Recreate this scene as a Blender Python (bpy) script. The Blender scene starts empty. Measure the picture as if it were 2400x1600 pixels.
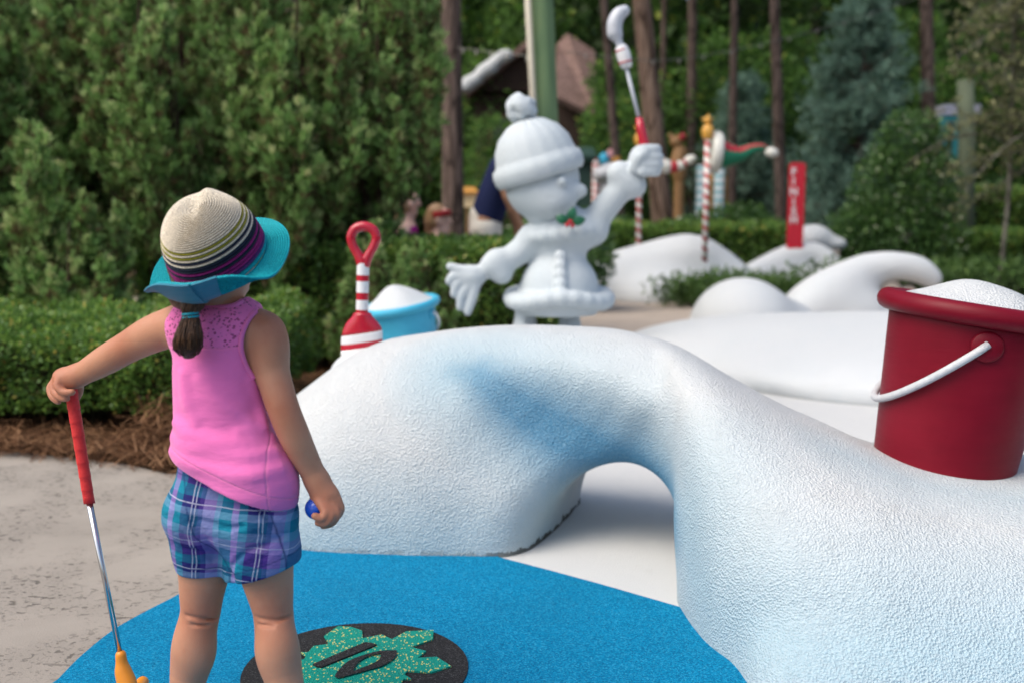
import bpy, math, random
import numpy as np
from mathutils import Vector, Matrix, Euler

rng = np.random.default_rng(7)
random.seed(7)
SC = bpy.context.scene
COL = SC.collection
R = math.radians

# ------------------------------------------------------------------ camera
CAM_H, PITCH, FPX = 1.05, R(6.85), 2333.0
cam_d = bpy.data.cameras.new('camera')
cam = bpy.data.objects.new('camera', cam_d)
COL.objects.link(cam)
cam.location = (0, 0, CAM_H)
cam.rotation_euler = (math.pi / 2 - PITCH, 0, 0)
cam_d.sensor_width = 36.0
cam_d.lens = FPX / 2400 * 36.0
cam_d.clip_start, cam_d.clip_end = 0.05, 600
cam_d.dof.use_dof = True
cam_d.dof.focus_distance = 2.2
cam_d.dof.aperture_fstop = 2.2
SC.camera = cam

# ------------------------------------------------------------------ world, sun, exposure
SUN_EL, SUN_AZ = R(54), R(-120)      # azimuth from +Y (forward) towards +X
w = bpy.data.worlds.new('World')
SC.world = w
w.use_nodes = True
nt = w.node_tree
sky = nt.nodes.new('ShaderNodeTexSky')
sky.sky_type = 'NISHITA'
sky.sun_disc = False
sky.sun_elevation = SUN_EL
sky.sun_rotation = SUN_AZ
sky.dust_density = 4.0
sky.air_density = 1.0
sky.ozone_density = 0.6
bg = nt.nodes['Background']
bg.inputs['Strength'].default_value = 0.15
nt.links.new(sky.outputs[0], bg.inputs['Color'])
sun_d = bpy.data.lights.new('sun', 'SUN')
sun_d.energy = 1.5
sun_d.angle = R(50)
sun_d.color = (1.0, 0.94, 0.84)
sun = bpy.data.objects.new('sun', sun_d)
COL.objects.link(sun)
sdir = Vector((math.sin(SUN_AZ) * math.cos(SUN_EL), math.cos(SUN_AZ) * math.cos(SUN_EL), math.sin(SUN_EL)))
sun.rotation_euler = sdir.to_track_quat('Z', 'Y').to_euler()
SC.view_settings.view_transform = 'Standard'
SC.view_settings.look = 'None'
SC.view_settings.gamma = 1
SC.view_settings.use_curve_mapping = False
SC.view_settings.exposure = 0.50
SC.render.engine = 'CYCLES'
SC.cycles.use_denoising = True
SC.cycles.max_bounces = 8
SC.cycles.diffuse_bounces = 3
SC.cycles.glossy_bounces = 2
SC.cycles.transmission_bounces = 3
SC.cycles.transparent_max_bounces = 4
SC.cycles.caustics_reflective = False
SC.cycles.caustics_refractive = False

# ------------------------------------------------------------------ photo pixel -> place
UP = np.array([0, math.sin(PITCH), math.cos(PITCH)])
FW = np.array([0, math.cos(PITCH), -math.sin(PITCH)])
RT = np.array([1.0, 0, 0])
EYE = np.array([0, 0, CAM_H])

def ray(x, y):
    return FW + (x - 1200) / FPX * RT + (800 - y) / FPX * UP

def P(x, y, d):
    """point seen at photo pixel (x, y), d metres in front of the camera along the ground"""
    r = ray(x, y)
    return EYE + r * (d / r[1])

def G(x, y, z=0.0):
    """point on the plane of height z seen at photo pixel (x, y)"""
    r = ray(x, y)
    return EYE + r * ((z - CAM_H) / r[2])

def A(*v):
    return np.array(v, dtype=float)

# ------------------------------------------------------------------ objects
def set_tags(o, label=None, cat=None, group=None, kind=None):
    if label: o['label'] = label
    if cat: o['category'] = cat
    if group: o['group'] = group
    if kind: o['kind'] = kind
    return o

def thing(name, loc, label, cat, group=None):
    o = bpy.data.objects.new(name, None)
    o.empty_display_size = 0.1
    COL.objects.link(o)
    o.location = tuple(float(v) for v in loc)
    return set_tags(o, label, cat, group)

def parent(o, p):
    if p is not None:
        o.parent = p
        if p.type == 'EMPTY':       # shapes are built in place: keep them there
            o.matrix_parent_inverse = Matrix.Translation(-p.location)
    return o

def mesh_np(name, v, f, smooth=True):
    """v (n,3); f (m,k) array of k-gons, or a list of faces"""
    me = bpy.data.meshes.new(name)
    if isinstance(f, np.ndarray):
        v = np.asarray(v, dtype=np.float32)
        k = f.shape[1]
        me.vertices.add(len(v)); me.vertices.foreach_set('co', v.ravel())
        me.loops.add(f.size); me.loops.foreach_set('vertex_index', f.astype(np.int32).ravel())
        me.polygons.add(len(f))
        me.polygons.foreach_set('loop_start', np.arange(0, f.size, k, dtype=np.int32))
        me.polygons.foreach_set('loop_total', np.full(len(f), k, dtype=np.int32))
        me.update(calc_edges=True)
    else:
        me.from_pydata([tuple(map(float, p)) for p in v], [], [tuple(int(i) for i in q) for q in f])
        me.update()
    if smooth:
        me.polygons.foreach_set('use_smooth', np.ones(len(me.polygons), dtype=bool))
    return me

def add(name, me, mat=None, par=None, **tags):
    o = bpy.data.objects.new(name, me)
    COL.objects.link(o)
    if mat is not None and not me.materials:
        for m in (mat if isinstance(mat, (list, tuple)) else [mat]):
            me.materials.append(m)
    parent(o, par)
    set_tags(o, **tags)
    return o

def attr(me, name, vals):
    a = me.attributes.new(name, 'FLOAT', 'POINT')
    a.data.foreach_set('value', np.asarray(vals, dtype=np.float32))

def merge(parts):
    vs, fs, n = [], [], 0
    for v, f in parts:
        vs.append(np.asarray(v, float))
        fs += [tuple(int(i) + n for i in q) for q in f]
        n += len(v)
    return np.concatenate(vs), fs

# ------------------------------------------------------------------ simple shapes (verts, faces)
def tube(pts, rad, seg=12, caps=True):
    pts = [np.asarray(p, float) for p in pts]
    n = len(pts)
    rad = [rad] * n if np.isscalar(rad) else list(rad)
    V, F = [], []
    t0 = pts[1] - pts[0]; t0 = t0 / np.linalg.norm(t0)
    u = np.cross(t0, A(0, 0, 1)); 
    if np.linalg.norm(u) < 1e-3: u = np.cross(t0, A(0, 1, 0))
    u /= np.linalg.norm(u)
    for i in range(n):
        a = pts[min(i + 1, n - 1)] - pts[max(i - 1, 0)]
        a = a / (np.linalg.norm(a) + 1e-9)
        u = u - a * np.dot(u, a); u /= (np.linalg.norm(u) + 1e-9)
        b = np.cross(a, u)
        for j in range(seg):
            th = 2 * math.pi * j / seg
            V.append(pts[i] + rad[i] * (math.cos(th) * u + math.sin(th) * b))
    for i in range(n - 1):
        for j in range(seg):
            k = (j + 1) % seg
            F.append((i * seg + j, i * seg + k, (i + 1) * seg + k, (i + 1) * seg + j))
    if caps:
        F.append(tuple(range(seg - 1, -1, -1)))
        F.append(tuple(range((n - 1) * seg, n * seg)))
    return np.array(V), F

def spline(pts, n=8):
    """Catmull-Rom through pts"""
    p = [np.asarray(q, float) for q in pts]
    p = [2 * p[0] - p[1]] + p + [2 * p[-1] - p[-2]]
    out = []
    for i in range(1, len(p) - 2):
        for k in range(n):
            t = k / n
            out.append(0.5 * ((2 * p[i]) + (-p[i - 1] + p[i + 1]) * t + (2 * p[i - 1] - 5 * p[i] + 4 * p[i + 1] - p[i + 2]) * t * t
                              + (-p[i - 1] + 3 * p[i] - 3 * p[i + 1] + p[i + 2]) * t ** 3))
    out.append(p[-2])
    return out

def lathe(prof, seg=40, M=None, close=False):
    """prof: list of (r, z)"""
    V, F = [], []
    for r, z in prof:
        for j in range(seg):
            th = 2 * math.pi * j / seg
            V.append((r * math.cos(th), r * math.sin(th), z))
    n = len(prof)
    for i in range(n - 1 + (1 if close else 0)):
        i2 = (i + 1) % n
        for j in range(seg):
            k = (j + 1) % seg
            F.append((i * seg + j, i * seg + k, i2 * seg + k, i2 * seg + j))
    V = np.array(V)
    if not close:
        if prof[0][0] > 1e-4: F.append(tuple(range(seg - 1, -1, -1)))
        if prof[-1][0] > 1e-4: F.append(tuple(range((n - 1) * seg, n * seg)))
    if M is not None:
        V = xf(M, V)
    return V, F

def xf(M, V):
    M = np.array(M)
    return np.asarray(V) @ M[:3, :3].T + M[:3, 3]

def frame(origin, zaxis, xhint=(1, 0, 0)):
    z = np.asarray(zaxis, float); z = z / np.linalg.norm(z)
    x = np.asarray(xhint, float); x = x - z * np.dot(x, z); x /= np.linalg.norm(x)
    y = np.cross(z, x)
    M = np.eye(4); M[:3, 0] = x; M[:3, 1] = y; M[:3, 2] = z; M[:3, 3] = origin
    return M

def box(lo, hi, bev=0.0):
    lo, hi = np.asarray(lo, float), np.asarray(hi, float)
    V = np.array([(x, y, z) for z in (lo[2], hi[2]) for y in (lo[1], hi[1]) for x in (lo[0], hi[0])])
    F = [(0, 2, 3, 1), (4, 5, 7, 6), (0, 1, 5, 4), (2, 6, 7, 3), (0, 4, 6, 2), (1, 3, 7, 5)]
    return V, F

def prism(poly, z0, z1):
    """poly: (x, y) pairs, counter-clockwise"""
    n = len(poly)
    V = [(p[0], p[1], z0) for p in poly] + [(p[0], p[1], z1) for p in poly]
    F = [tuple(range(n - 1, -1, -1)), tuple(range(n, 2 * n))]
    F += [(i, (i + 1) % n, n + (i + 1) % n, n + i) for i in range(n)]
    return np.array(V), F

def ccw(poly):
    s = sum(poly[i][0] * poly[(i + 1) % len(poly)][1] - poly[(i + 1) % len(poly)][0] * poly[i][1] for i in range(len(poly)))
    return poly if s > 0 else poly[::-1]

# ------------------------------------------------------------------ signed-distance sculpting
class Vol:
    def __init__(s, lo, hi, h):
        s.lo = np.asarray(lo, float); s.h = h
        s.n = np.ceil((np.asarray(hi, float) - s.lo) / h).astype(int) + 1
        s.d = np.full(s.n, 10.0, np.float32)
    def region(s, lo, hi):
        a = np.clip(np.floor((np.asarray(lo) - s.lo) / s.h).astype(int), 0, s.n - 1)
        b = np.clip(np.ceil((np.asarray(hi) - s.lo) / s.h).astype(int) + 1, 1, s.n)
        sl = tuple(slice(a[i], max(b[i], a[i] + 1)) for i in range(3))
        g = [(s.lo[i] + s.h * np.arange(sl[i].start, sl[i].stop)).astype(np.float32) for i in range(3)]
        return sl, g[0][:, None, None], g[1][None, :, None], g[2][None, None, :]
    def op(s, f, lo, hi, k=0.0, mode='u'):
        m = k + 4 * s.h
        sl, X, Y, Z = s.region(np.asarray(lo) - m, np.asarray(hi) + m)
        b = f(X, Y, Z)
        a = s.d[sl]
        if mode == 's':
            b = -b
        if k > 0:
            q = np.maximum(k - np.abs(a - b), 0) / k
            q = q * q * (k * 0.25)
        else:
            q = 0
        s.d[sl] = (np.minimum(a, b) - q) if mode == 'u' else (np.maximum(a, b) + q)
    def cone(s, a, b, r1, r2, k=0.02, sq=None, mode='u'):
        """round cone a-b; sq=(axis vector, factor): widened along that axis"""
        a = np.asarray(a, float); b = np.asarray(b, float); ba = b - a; L = float(ba @ ba) + 1e-12
        rm = max(r1, r2) * (max(1.0, sq[1]) if sq else 1.0)
        if sq:
            ax = np.asarray(sq[0], float); ax /= np.linalg.norm(ax)
        def f(X, Y, Z):
            px, py, pz = X - a[0], Y - a[1], Z - a[2]
            t = np.clip((px * ba[0] + py * ba[1] + pz * ba[2]) / L, 0, 1)
            qx, qy, qz = px - t * ba[0], py - t * ba[1], pz - t * ba[2]
            if sq:
                c = (qx * ax[0] + qy * ax[1] + qz * ax[2]) * (1 - 1 / sq[1])
                qx, qy, qz = qx - c * ax[0], qy - c * ax[1], qz - c * ax[2]
            return np.sqrt(qx * qx + qy * qy + qz * qz) - (r1 + (r2 - r1) * t)
        s.op(f, np.minimum(a, b) - rm, np.maximum(a, b) + rm, k, mode)
    def chain(s, pts, rs, k=0.02, sq=None, mode='u', n=4):
        """one smooth limb through pts with radii rs"""
        pts = [np.asarray(p, float) for p in pts]; rs = list(rs)
        if len(pts) > 2 and n > 1:
            q = spline([np.append(p, r) for p, r in zip(pts, rs)], n)
            pts = [p[:3] for p in q]; rs = [p[3] for p in q]
        ax = None
        if sq:
            ax = np.asarray(sq[0], float); ax = ax / np.linalg.norm(ax)
        rm = max(rs) * (max(1.0, sq[1]) if sq else 1.0)
        def f(X, Y, Z):
            best = None
            for a, b, r1, r2 in zip(pts[:-1], pts[1:], rs[:-1], rs[1:]):
                ba = b - a; L = float(ba @ ba) + 1e-12
                px, py, pz = X - a[0], Y - a[1], Z - a[2]
                t = np.clip((px * ba[0] + py * ba[1] + pz * ba[2]) / L, 0, 1)
                qx, qy, qz = px - t * ba[0], py - t * ba[1], pz - t * ba[2]
                if sq:
                    c = (qx * ax[0] + qy * ax[1] + qz * ax[2]) * (1 - 1 / sq[1])
                    qx, qy, qz = qx - c * ax[0], qy - c * ax[1], qz - c * ax[2]
                e = np.sqrt(qx * qx + qy * qy + qz * qz) - (r1 + (r2 - r1) * t)
                best = e if best is None else np.minimum(best, e)
            return best
        a = np.array(pts)
        s.op(f, a.min(0) - rm, a.max(0) + rm, k, mode)
    def ell(s, c, r, k=0.02, rot=None, mode='u'):
        c = np.asarray(c, float); r = np.asarray(r, float)
        M = np.eye(3) if rot is None else np.array(Euler(rot).to_matrix())
        def f(X, Y, Z):
            x, y, z = X - c[0], Y - c[1], Z - c[2]
            u = [(x * M[0, i] + y * M[1, i] + z * M[2, i]) for i in range(3)]
            k0 = np.sqrt((u[0] / r[0]) ** 2 + (u[1] / r[1]) ** 2 + (u[2] / r[2]) ** 2)
            k1 = np.sqrt((u[0] / r[0] ** 2) ** 2 + (u[1] / r[1] ** 2) ** 2 + (u[2] / r[2] ** 2) ** 2) + 1e-6
            return k0 * (k0 - 1) / k1
        rr = r.max()
        s.op(f, c - rr, c + rr, k, mode)
    def half(s, p, n, k=0.0):
        """keep the side opposite to n"""
        p = np.asarray(p, float); n = np.asarray(n, float); n = n / np.linalg.norm(n)
        s.op(lambda X, Y, Z: -((X - p[0]) * n[0] + (Y - p[1]) * n[1] + (Z - p[2]) * n[2]),
             s.lo, s.lo + s.h * s.n, k, 's')
    def mesh(s):
        d = s.d
        sg = d < 0
        c = np.zeros(np.array(d.shape) - 1, np.int8)
        for i in (0, 1):
            for j in (0, 1):
                for k in (0, 1):
                    c += sg[i:d.shape[0] - 1 + i, j:d.shape[1] - 1 + j, k:d.shape[2] - 1 + k]
        act = (c > 0) & (c < 8)
        I = np.argwhere(act)
        idm = np.full(c.shape, -1, np.int32)
        idm[act] = np.arange(len(I))
        off = np.array([(i, j, k) for i in (0, 1) for j in (0, 1) for k in (0, 1)])
        val = np.stack([d[I[:, 0] + o[0], I[:, 1] + o[1], I[:, 2] + o[2]] for o in off], 1)
        acc = np.zeros((len(I), 3)); cnt = np.zeros(len(I))
        for a in range(8):
            for b in range(a + 1, 8):
                if np.abs(off[a] - off[b]).sum() != 1: continue
                va, vb = val[:, a], val[:, b]
                m = (va < 0) != (vb < 0)
                t = np.where(m, va / np.where(m, va - vb, 1), 0)
                acc += np.where(m[:, None], off[a] + t[:, None] * (off[b] - off[a]), 0)
                cnt += m
        V = s.lo + s.h * (I + acc / np.maximum(cnt, 1)[:, None])
        Fs = []
        for ax in range(3):
            u, v = (ax + 1) % 3, (ax + 2) % 3
            s0 = [slice(None)] * 3; s1 = [slice(None)] * 3
            s0[ax] = slice(0, -1); s1[ax] = slice(1, None)
            e = np.argwhere(sg[tuple(s0)] != sg[tuple(s1)])
            ok = (e[:, u] > 0) & (e[:, v] > 0) & (e[:, u] < c.shape[u]) & (e[:, v] < c.shape[v])
            e = e[ok]
            if not len(e): continue
            flip = sg[tuple(e.T)]
            q = []
            for du, dv in ((-1, -1), (0, -1), (0, 0), (-1, 0)):
                g = e.copy(); g[:, u] += du; g[:, v] += dv
                q.append(idm[tuple(g.T)])
            q = np.stack(q, 1)
            q[~flip] = q[~flip][:, ::-1]
            Fs.append(q)
        F = np.concatenate(Fs)
        return V, F

def relax(V, F, it=2, lam=0.5):
    e = np.concatenate([F[:, [0, 1]], F[:, [1, 2]], F[:, [2, 3]], F[:, [3, 0]]])
    for _ in range(it):
        acc = np.zeros_like(V); n = np.zeros(len(V))
        for k in range(3):
            acc[:, k] = np.bincount(e[:, 0], V[e[:, 1], k], len(V)) + np.bincount(e[:, 1], V[e[:, 0], k], len(V))
        n = np.bincount(e[:, 0], minlength=len(V)) + np.bincount(e[:, 1], minlength=len(V))
        V = V + lam * (acc / np.maximum(n, 1)[:, None] - V)
    return V

# ------------------------------------------------------------------ materials
class N:
    def __init__(s, name):
        s.m = bpy.data.materials.new(name); s.m.use_nodes = True
        s.t = s.m.node_tree; s.b = s.t.nodes['Principled BSDF']; s.out = s.t.nodes['Material Output']
    def n(s, typ, **kw):
        q = s.t.nodes.new('ShaderNode' + typ)
        for k, v in kw.items(): setattr(q, k, v)
        return q
    def l(s, a, b): s.t.links.new(a, b)
    def co(s, scale=1.0, kind='Object', rot=None):
        c = s.n('TexCoord'); mp = s.n('Mapping')
        mp.inputs['Scale'].default_value = (scale,) * 3 if np.isscalar(scale) else scale
        if rot: mp.inputs['Rotation'].default_value = rot
        s.l(c.outputs[kind], mp.inputs[0]); return mp.outputs[0]
    def noise(s, scale, detail=3, vec=None, rough=0.55):
        q = s.n('TexNoise'); q.inputs['Scale'].default_value = scale; q.inputs['Detail'].default_value = detail
        q.inputs['Roughness'].default_value = rough
        s.l(vec if vec is not None else s.co(), q.inputs['Vector']); return q.outputs[0]
    def voro(s, scale, feature='F1', vec=None, out='Distance'):
        q = s.n('TexVoronoi'); q.feature = feature; q.inputs['Scale'].default_value = scale
        s.l(vec if vec is not None else s.co(), q.inputs['Vector']); return q.outputs[out]
    def ramp(s, fac, stops, interp='LINEAR'):
        q = s.n('ValToRGB'); e = q.color_ramp.elements; q.color_ramp.interpolation = interp
        while len(e) < len(stops): e.new(0.5)
        for i, (p, c) in enumerate(stops):
            e[i].position = p; e[i].color = tuple(c) + (1,) if len(c) == 3 else c
        s.l(fac, q.inputs[0]); return q.outputs[0]
    def mix(s, fac, a, b, mode='MIX'):
        q = s.n('Mix'); q.data_type = 'RGBA'; q.blend_type = mode
        for sock, v in ((q.inputs[0], fac), (q.inputs[6], a), (q.inputs[7], b)):
            if isinstance(v, bpy.types.NodeSocket): s.l(v, sock)
            elif np.isscalar(v): sock.default_value = v
            else: sock.default_value = tuple(v) + (1,)
        return q.outputs[2]
    def math(s, op, a, b=None, c=None, clamp=False):
        q = s.n('Math'); q.operation = op; q.use_clamp = clamp
        for sock, v in zip(q.inputs, (a, b, c)):
            if v is None: continue
            if isinstance(v, bpy.types.NodeSocket): s.l(v, sock)
            else: sock.default_value = v
        return q.outputs[0]
    def attr(s, name):
        q = s.n('Attribute'); q.attribute_name = name; return q.outputs['Fac']
    def sep(s, vec):
        q = s.n('SeparateXYZ'); s.l(vec, q.inputs[0]); return q.outputs
    def bump(s, h, strength=0.3, dist=0.01, normal=None):
        q = s.n('Bump'); q.inputs['Strength'].default_value = strength; q.inputs['Distance'].default_value = dist
        s.l(h, q.inputs['Height'])
        if normal is not None: s.l(normal, q.inputs['Normal'])
        return q.outputs[0]
    def set(s, color=None, rough=None, normal=None, metal=None, spec=None, coat=None, sheen=None, sss=None):
        b = s.b
        for k, v in (('Base Color', color), ('Roughness', rough), ('Normal', normal), ('Metallic', metal),
                     ('Specular IOR Level', spec), ('Coat Weight', coat), ('Sheen Weight', sheen), ('Subsurface Weight', sss)):
            if v is None: continue
            if isinstance(v, bpy.types.NodeSocket): s.l(v, b.inputs[k])
            elif np.isscalar(v): b.inputs[k].default_value = v
            else: b.inputs[k].default_value = tuple(v) + (1,)
        return s.m

def lin(r, g, b):
    f = lambda c: c / 12.92 if c <= 0.04045 else ((c + 0.055) / 1.055) ** 2.4
    return (f(r / 255), f(g / 255), f(b / 255))

MAT = {}
def simple(name, col, rough=0.5, var=0.12, scale=12.0, bump=0.0, bscale=150.0, metal=0.0, coat=0.0, spec=0.5):
    if name in MAT: return MAT[name]
    m = N(name)
    nz = m.noise(scale, 4)
    c = m.mix(nz, tuple(v * (1 - var) for v in col), tuple(min(1, v * (1 + var)) for v in col))
    nr = m.bump(m.noise(bscale, 3), bump, 0.004) if bump else None
    MAT[name] = m.set(c, rough, nr, metal, spec, coat)
    return MAT[name]

def mat_snow(name, airbrush=False, bscale=200.0, bstr=0.65, base=(0.60, 0.615, 0.615), tint=(0.43, 0.52, 0.56), blue=(0.05, 0.225, 0.385), tamt=0.35):
    m = N(name)
    nz = m.noise(3.0, 4)
    c = m.mix(m.math('MULTIPLY', nz, tamt), base, tint)
    dirt = m.ramp(m.noise(9.0, 6, rough=0.7), [(0.56, (0, 0, 0)), (0.8, (1, 1, 1))])
    c = m.mix(m.math('MULTIPLY', dirt, 0.10), c, (0.45, 0.44, 0.40))
    if airbrush:
        st = m.ramp(m.noise(1.0, 5, m.co((16, 16, 3.5)), 0.65), [(0.54, (0, 0, 0)), (0.78, (1, 1, 1))])
        c = m.mix(m.math('MULTIPLY', st, 0.16), c, (0.36, 0.37, 0.35))
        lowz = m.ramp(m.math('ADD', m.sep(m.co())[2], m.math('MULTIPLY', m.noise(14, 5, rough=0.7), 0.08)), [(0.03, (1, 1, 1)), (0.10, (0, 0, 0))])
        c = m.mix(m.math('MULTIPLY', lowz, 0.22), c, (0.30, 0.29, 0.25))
        a = m.attr('airbrush'); p = m.attr('pale')
        spk = m.noise(160, 2)
        c = m.mix(m.math('MULTIPLY', p, m.math('ADD', 0.55, m.math('MULTIPLY', spk, 0.7)), clamp=True), c, (0.33, 0.49, 0.57))
        a2 = m.math('MULTIPLY', a, m.math('ADD', 0.62, m.math('MULTIPLY', spk, 0.6)), clamp=True)
        c = m.mix(a2, c, blue)
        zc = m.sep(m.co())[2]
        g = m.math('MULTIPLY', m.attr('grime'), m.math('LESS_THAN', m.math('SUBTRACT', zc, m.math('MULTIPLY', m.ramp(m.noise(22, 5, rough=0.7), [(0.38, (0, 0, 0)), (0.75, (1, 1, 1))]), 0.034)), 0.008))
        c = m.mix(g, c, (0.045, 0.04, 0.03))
    h = m.math('ADD', m.math('MULTIPLY', m.noise(bscale, 2, rough=0.5), 0.6), m.math('MULTIPLY', m.voro(bscale * 0.9), 0.75))
    h = m.math('MULTIPLY', h, m.math('ADD', 0.55, m.math('MULTIPLY', m.noise(9, 3), 0.9)))
    h = m.math('ADD', h, m.math('MULTIPLY', m.noise(34, 4), 0.6))
    nr = m.bump(h, bstr, 0.010)
    return m.set(c, 0.72, nr, spec=0.3)

def mat_leaf(name, stops, rough=0.55, trans=0.3, spec=0.35, gain=1.0):
    m = N(name)
    stops = [(p, tuple(min(0.6, v * gain) for v in c)) for p, c in stops]
    c = m.ramp(m.attr('tint'), stops)
    tr = m.n('BsdfTranslucent'); mx = m.n('MixShader'); mx.inputs[0].default_value = trans
    m.l(m.mix(0.5, c, (0.25, 0.35, 0.05), 'MIX') if False else c, tr.inputs[0])
    m.l(m.b.outputs[0], mx.inputs[1]); m.l(tr.outputs[0], mx.inputs[2]); m.l(mx.outputs[0], m.out.inputs[0])
    return m.set(c, rough, spec=spec)

def mat_bark(name, a, b, sx=30, sz=4):
    m = N(name)
    v = m.co((sx, sx, sz))
    n1 = m.noise(1.0, 6, v, 0.65)
    pl = m.voro(0.6, 'DISTANCE_TO_EDGE', v)
    c = m.ramp(n1, [(0.3, a), (0.7, b)])
    c = m.mix(m.ramp(pl, [(0.0, (1, 1, 1)), (0.12, (0, 0, 0))]), c, tuple(x * 0.4 for x in a))
    return m.set(c, 0.9, m.bump(m.math('ADD', n1, m.math('MINIMUM', pl, 0.3)), 0.7, 0.02), spec=0.2)

SNOW = mat_snow('sculpted_snow_airbrushed', True)
SNOW2 = mat_snow('sculpted_snow', tamt=0.25, bstr=0.5, base=(0.60, 0.62, 0.63))

# ================================================================== SETTING
def sheet(name, poly, z, mat, **t):
    poly = ccw([(float(p[0]), float(p[1])) for p in poly])
    me = mesh_np(name, [(p[0], p[1], z) for p in poly], [tuple(range(len(poly)))], smooth=False)
    return add(name, me, mat, kind='structure', **t)

m = N('mulch_soil')
n1 = m.noise(6, 6); n2 = m.noise(60, 5, rough=0.7)
c = m.mix(n1, (0.035, 0.022, 0.014), (0.085, 0.055, 0.034))
c = m.mix(m.ramp(n2, [(0.45, (0, 0, 0)), (0.7, (1, 1, 1))]), c, (0.13, 0.08, 0.045))
M_SOIL = m.set(c, 0.95, m.bump(n2, 0.8, 0.03), spec=0.1)
sheet('ground', [(-300, -80), (300, -80), (300, 420), (-300, 420)], 0.0, M_SOIL)

def mat_concrete(name, c1, c2, pits=True):
    m = N(name)
    n1 = m.noise(2.2, 6, rough=0.6); n2 = m.noise(220, 3)
    c = m.mix(n1, c1, c2)
    st = m.ramp(m.noise(1.1, 5, rough=0.65), [(0.5, (0, 0, 0)), (0.72, (1, 1, 1))])
    c = m.mix(m.math('MULTIPLY', st, 0.45), c, tuple(v * 0.55 for v in c1))
    c = m.mix(m.math('MULTIPLY', n2, 0.35), c, tuple(v * 0.62 for v in c1))
    h = n2
    if pits:
        v = m.co((1.0, 1.35, 1.0), rot=(0, 0, 0.25))
        p1 = m.ramp(m.noise(34, 4, v, 0.5), [(0.585, (0, 0, 0)), (0.625, (1, 1, 1))])
        p2 = m.ramp(m.noise(95, 3, v, 0.5), [(0.60, (0, 0, 0)), (0.65, (1, 1, 1))])
        clus = m.ramp(m.noise(3.1, 4), [(0.40, (0, 0, 0)), (0.58, (1, 1, 1))])
        pit = m.math('MAXIMUM', m.math('MULTIPLY', p1, clus), m.math('MULTIPLY', p2, m.math('MULTIPLY', clus, 0.7)))
        c = m.mix(m.math('MULTIPLY', clus, 0.18), c, tuple(v * 0.5 for v in c1))
        c = m.mix(m.math('MULTIPLY', pit, 0.8), c, tuple(v * 0.30 for v in c1))
        h = m.math('SUBTRACT', m.math('MULTIPLY', n2, 0.3), pit)
    return m.set(c, 0.88, m.bump(h, 0.5, 0.008), spec=0.25)

M_CONC = mat_concrete('pale_weathered_concrete', (0.31, 0.277, 0.24), (0.41, 0.372, 0.325))
M_CONC2 = mat_concrete('tan_concrete', (0.42, 0.35, 0.29), (0.50, 0.43, 0.36), False)

edge_left = spline([G(136, 1600), G(190, 1545), G(262, 1486), G(335, 1443), G(410, 1404), G(470, 1368), G(520, 1330)], 6)
sheet('concrete_path', [(-6, -3), (-0.2, -3), (-0.2, 3.9), (-1.15, 4.05)] + [tuple(G(x, y)[:2]) for x, y in ((390, 1112), (300, 1090), (180, 1075), (60, 1063), (0, 1060))] + [(-6, 4.4)], 0.004, M_CONC)
sheet('far_concrete_path', [(-3, 8.9), (1.2, 8.6), (6, 8.9), (12, 9.0), (12, 15.3), (-2, 15.3), (-8, 12.5), (-12, 9.5)], 0.004, M_CONC2)

sheet('planting_bed', [tuple(G(1555, 707)[:2]), tuple(G(1640, 712)[:2]), (3.2, 11.6), (4.3, 11.7), (9, 12.2), (9.5, 15.6), (2.0, 15.6)], 0.012, M_SOIL)

m = N('blue_rubber_granule_turf')
g1 = m.voro(330, out='Color'); sc_ = m.n('SeparateColor'); m.l(g1, sc_.inputs[0])
c = m.ramp(sc_.outputs[0], [(0.0, (0.0, 0.13, 0.29)), (0.45, (0.001, 0.25, 0.49)), (0.8, (0.003, 0.30, 0.56)), (1.0, (0.05, 0.42, 0.66))])
c = m.mix(m.math('MULTIPLY', m.ramp(m.noise(3, 5), [(0.4, (0, 0, 0)), (0.75, (1, 1, 1))]), 0.3), c, (0.01, 0.17, 0.32))
M_TURF = m.set(c, 0.85, m.bump(m.voro(330), 0.9, 0.005), spec=0.1)
near_edge = spline([G(136, 1600), A(-1.12, 1.75, 0), A(-1.0, 1.2, 0), A(-0.6, 0.6, 0), A(0.1, 0.3, 0), A(1.2, 0.3, 0)], 5)[1:]
turf_poly = edge_left[::-1] + near_edge + [A(2.6, 0.6, 0), A(2.6, 2.3, 0), A(0.9, 2.45, 0), A(0.62, 2.5, 0), G(1604, 1432), G(1500, 1402), G(1400, 1373), G(1290, 1343), G(1168, 1311), A(-0.1, 3.3, 0), A(-0.85, 3.3, 0)]
sheet('blue_rubber_turf', turf_poly, 0.010, M_TURF)

m = N('white_painted_surface')
n2 = m.noise(240, 3)
c = m.mix(m.math('MULTIPLY', n2, 0.3), (0.58, 0.59, 0.585), (0.42, 0.435, 0.44))
dirt = m.ramp(m.noise(7, 6, rough=0.7), [(0.6, (0, 0, 0)), (0.8, (1, 1, 1))])
c = m.mix(m.math('MULTIPLY', dirt, 0.2), c, (0.3, 0.28, 0.22))
M_WHITE = m.set(c, 0.85, m.bump(n2, 0.5, 0.006), spec=0.25)
sheet('white_fairway', [(-0.95, 3.4), (-0.3, 2.9), (0.4, 2.3), (0.9, 2.2), (5, 2.0), (7, 5), (6, 8.2), (1.2, 8.4), (-0.2, 6.6), (-0.6, 4.4)], 0.005, M_WHITE)

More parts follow.
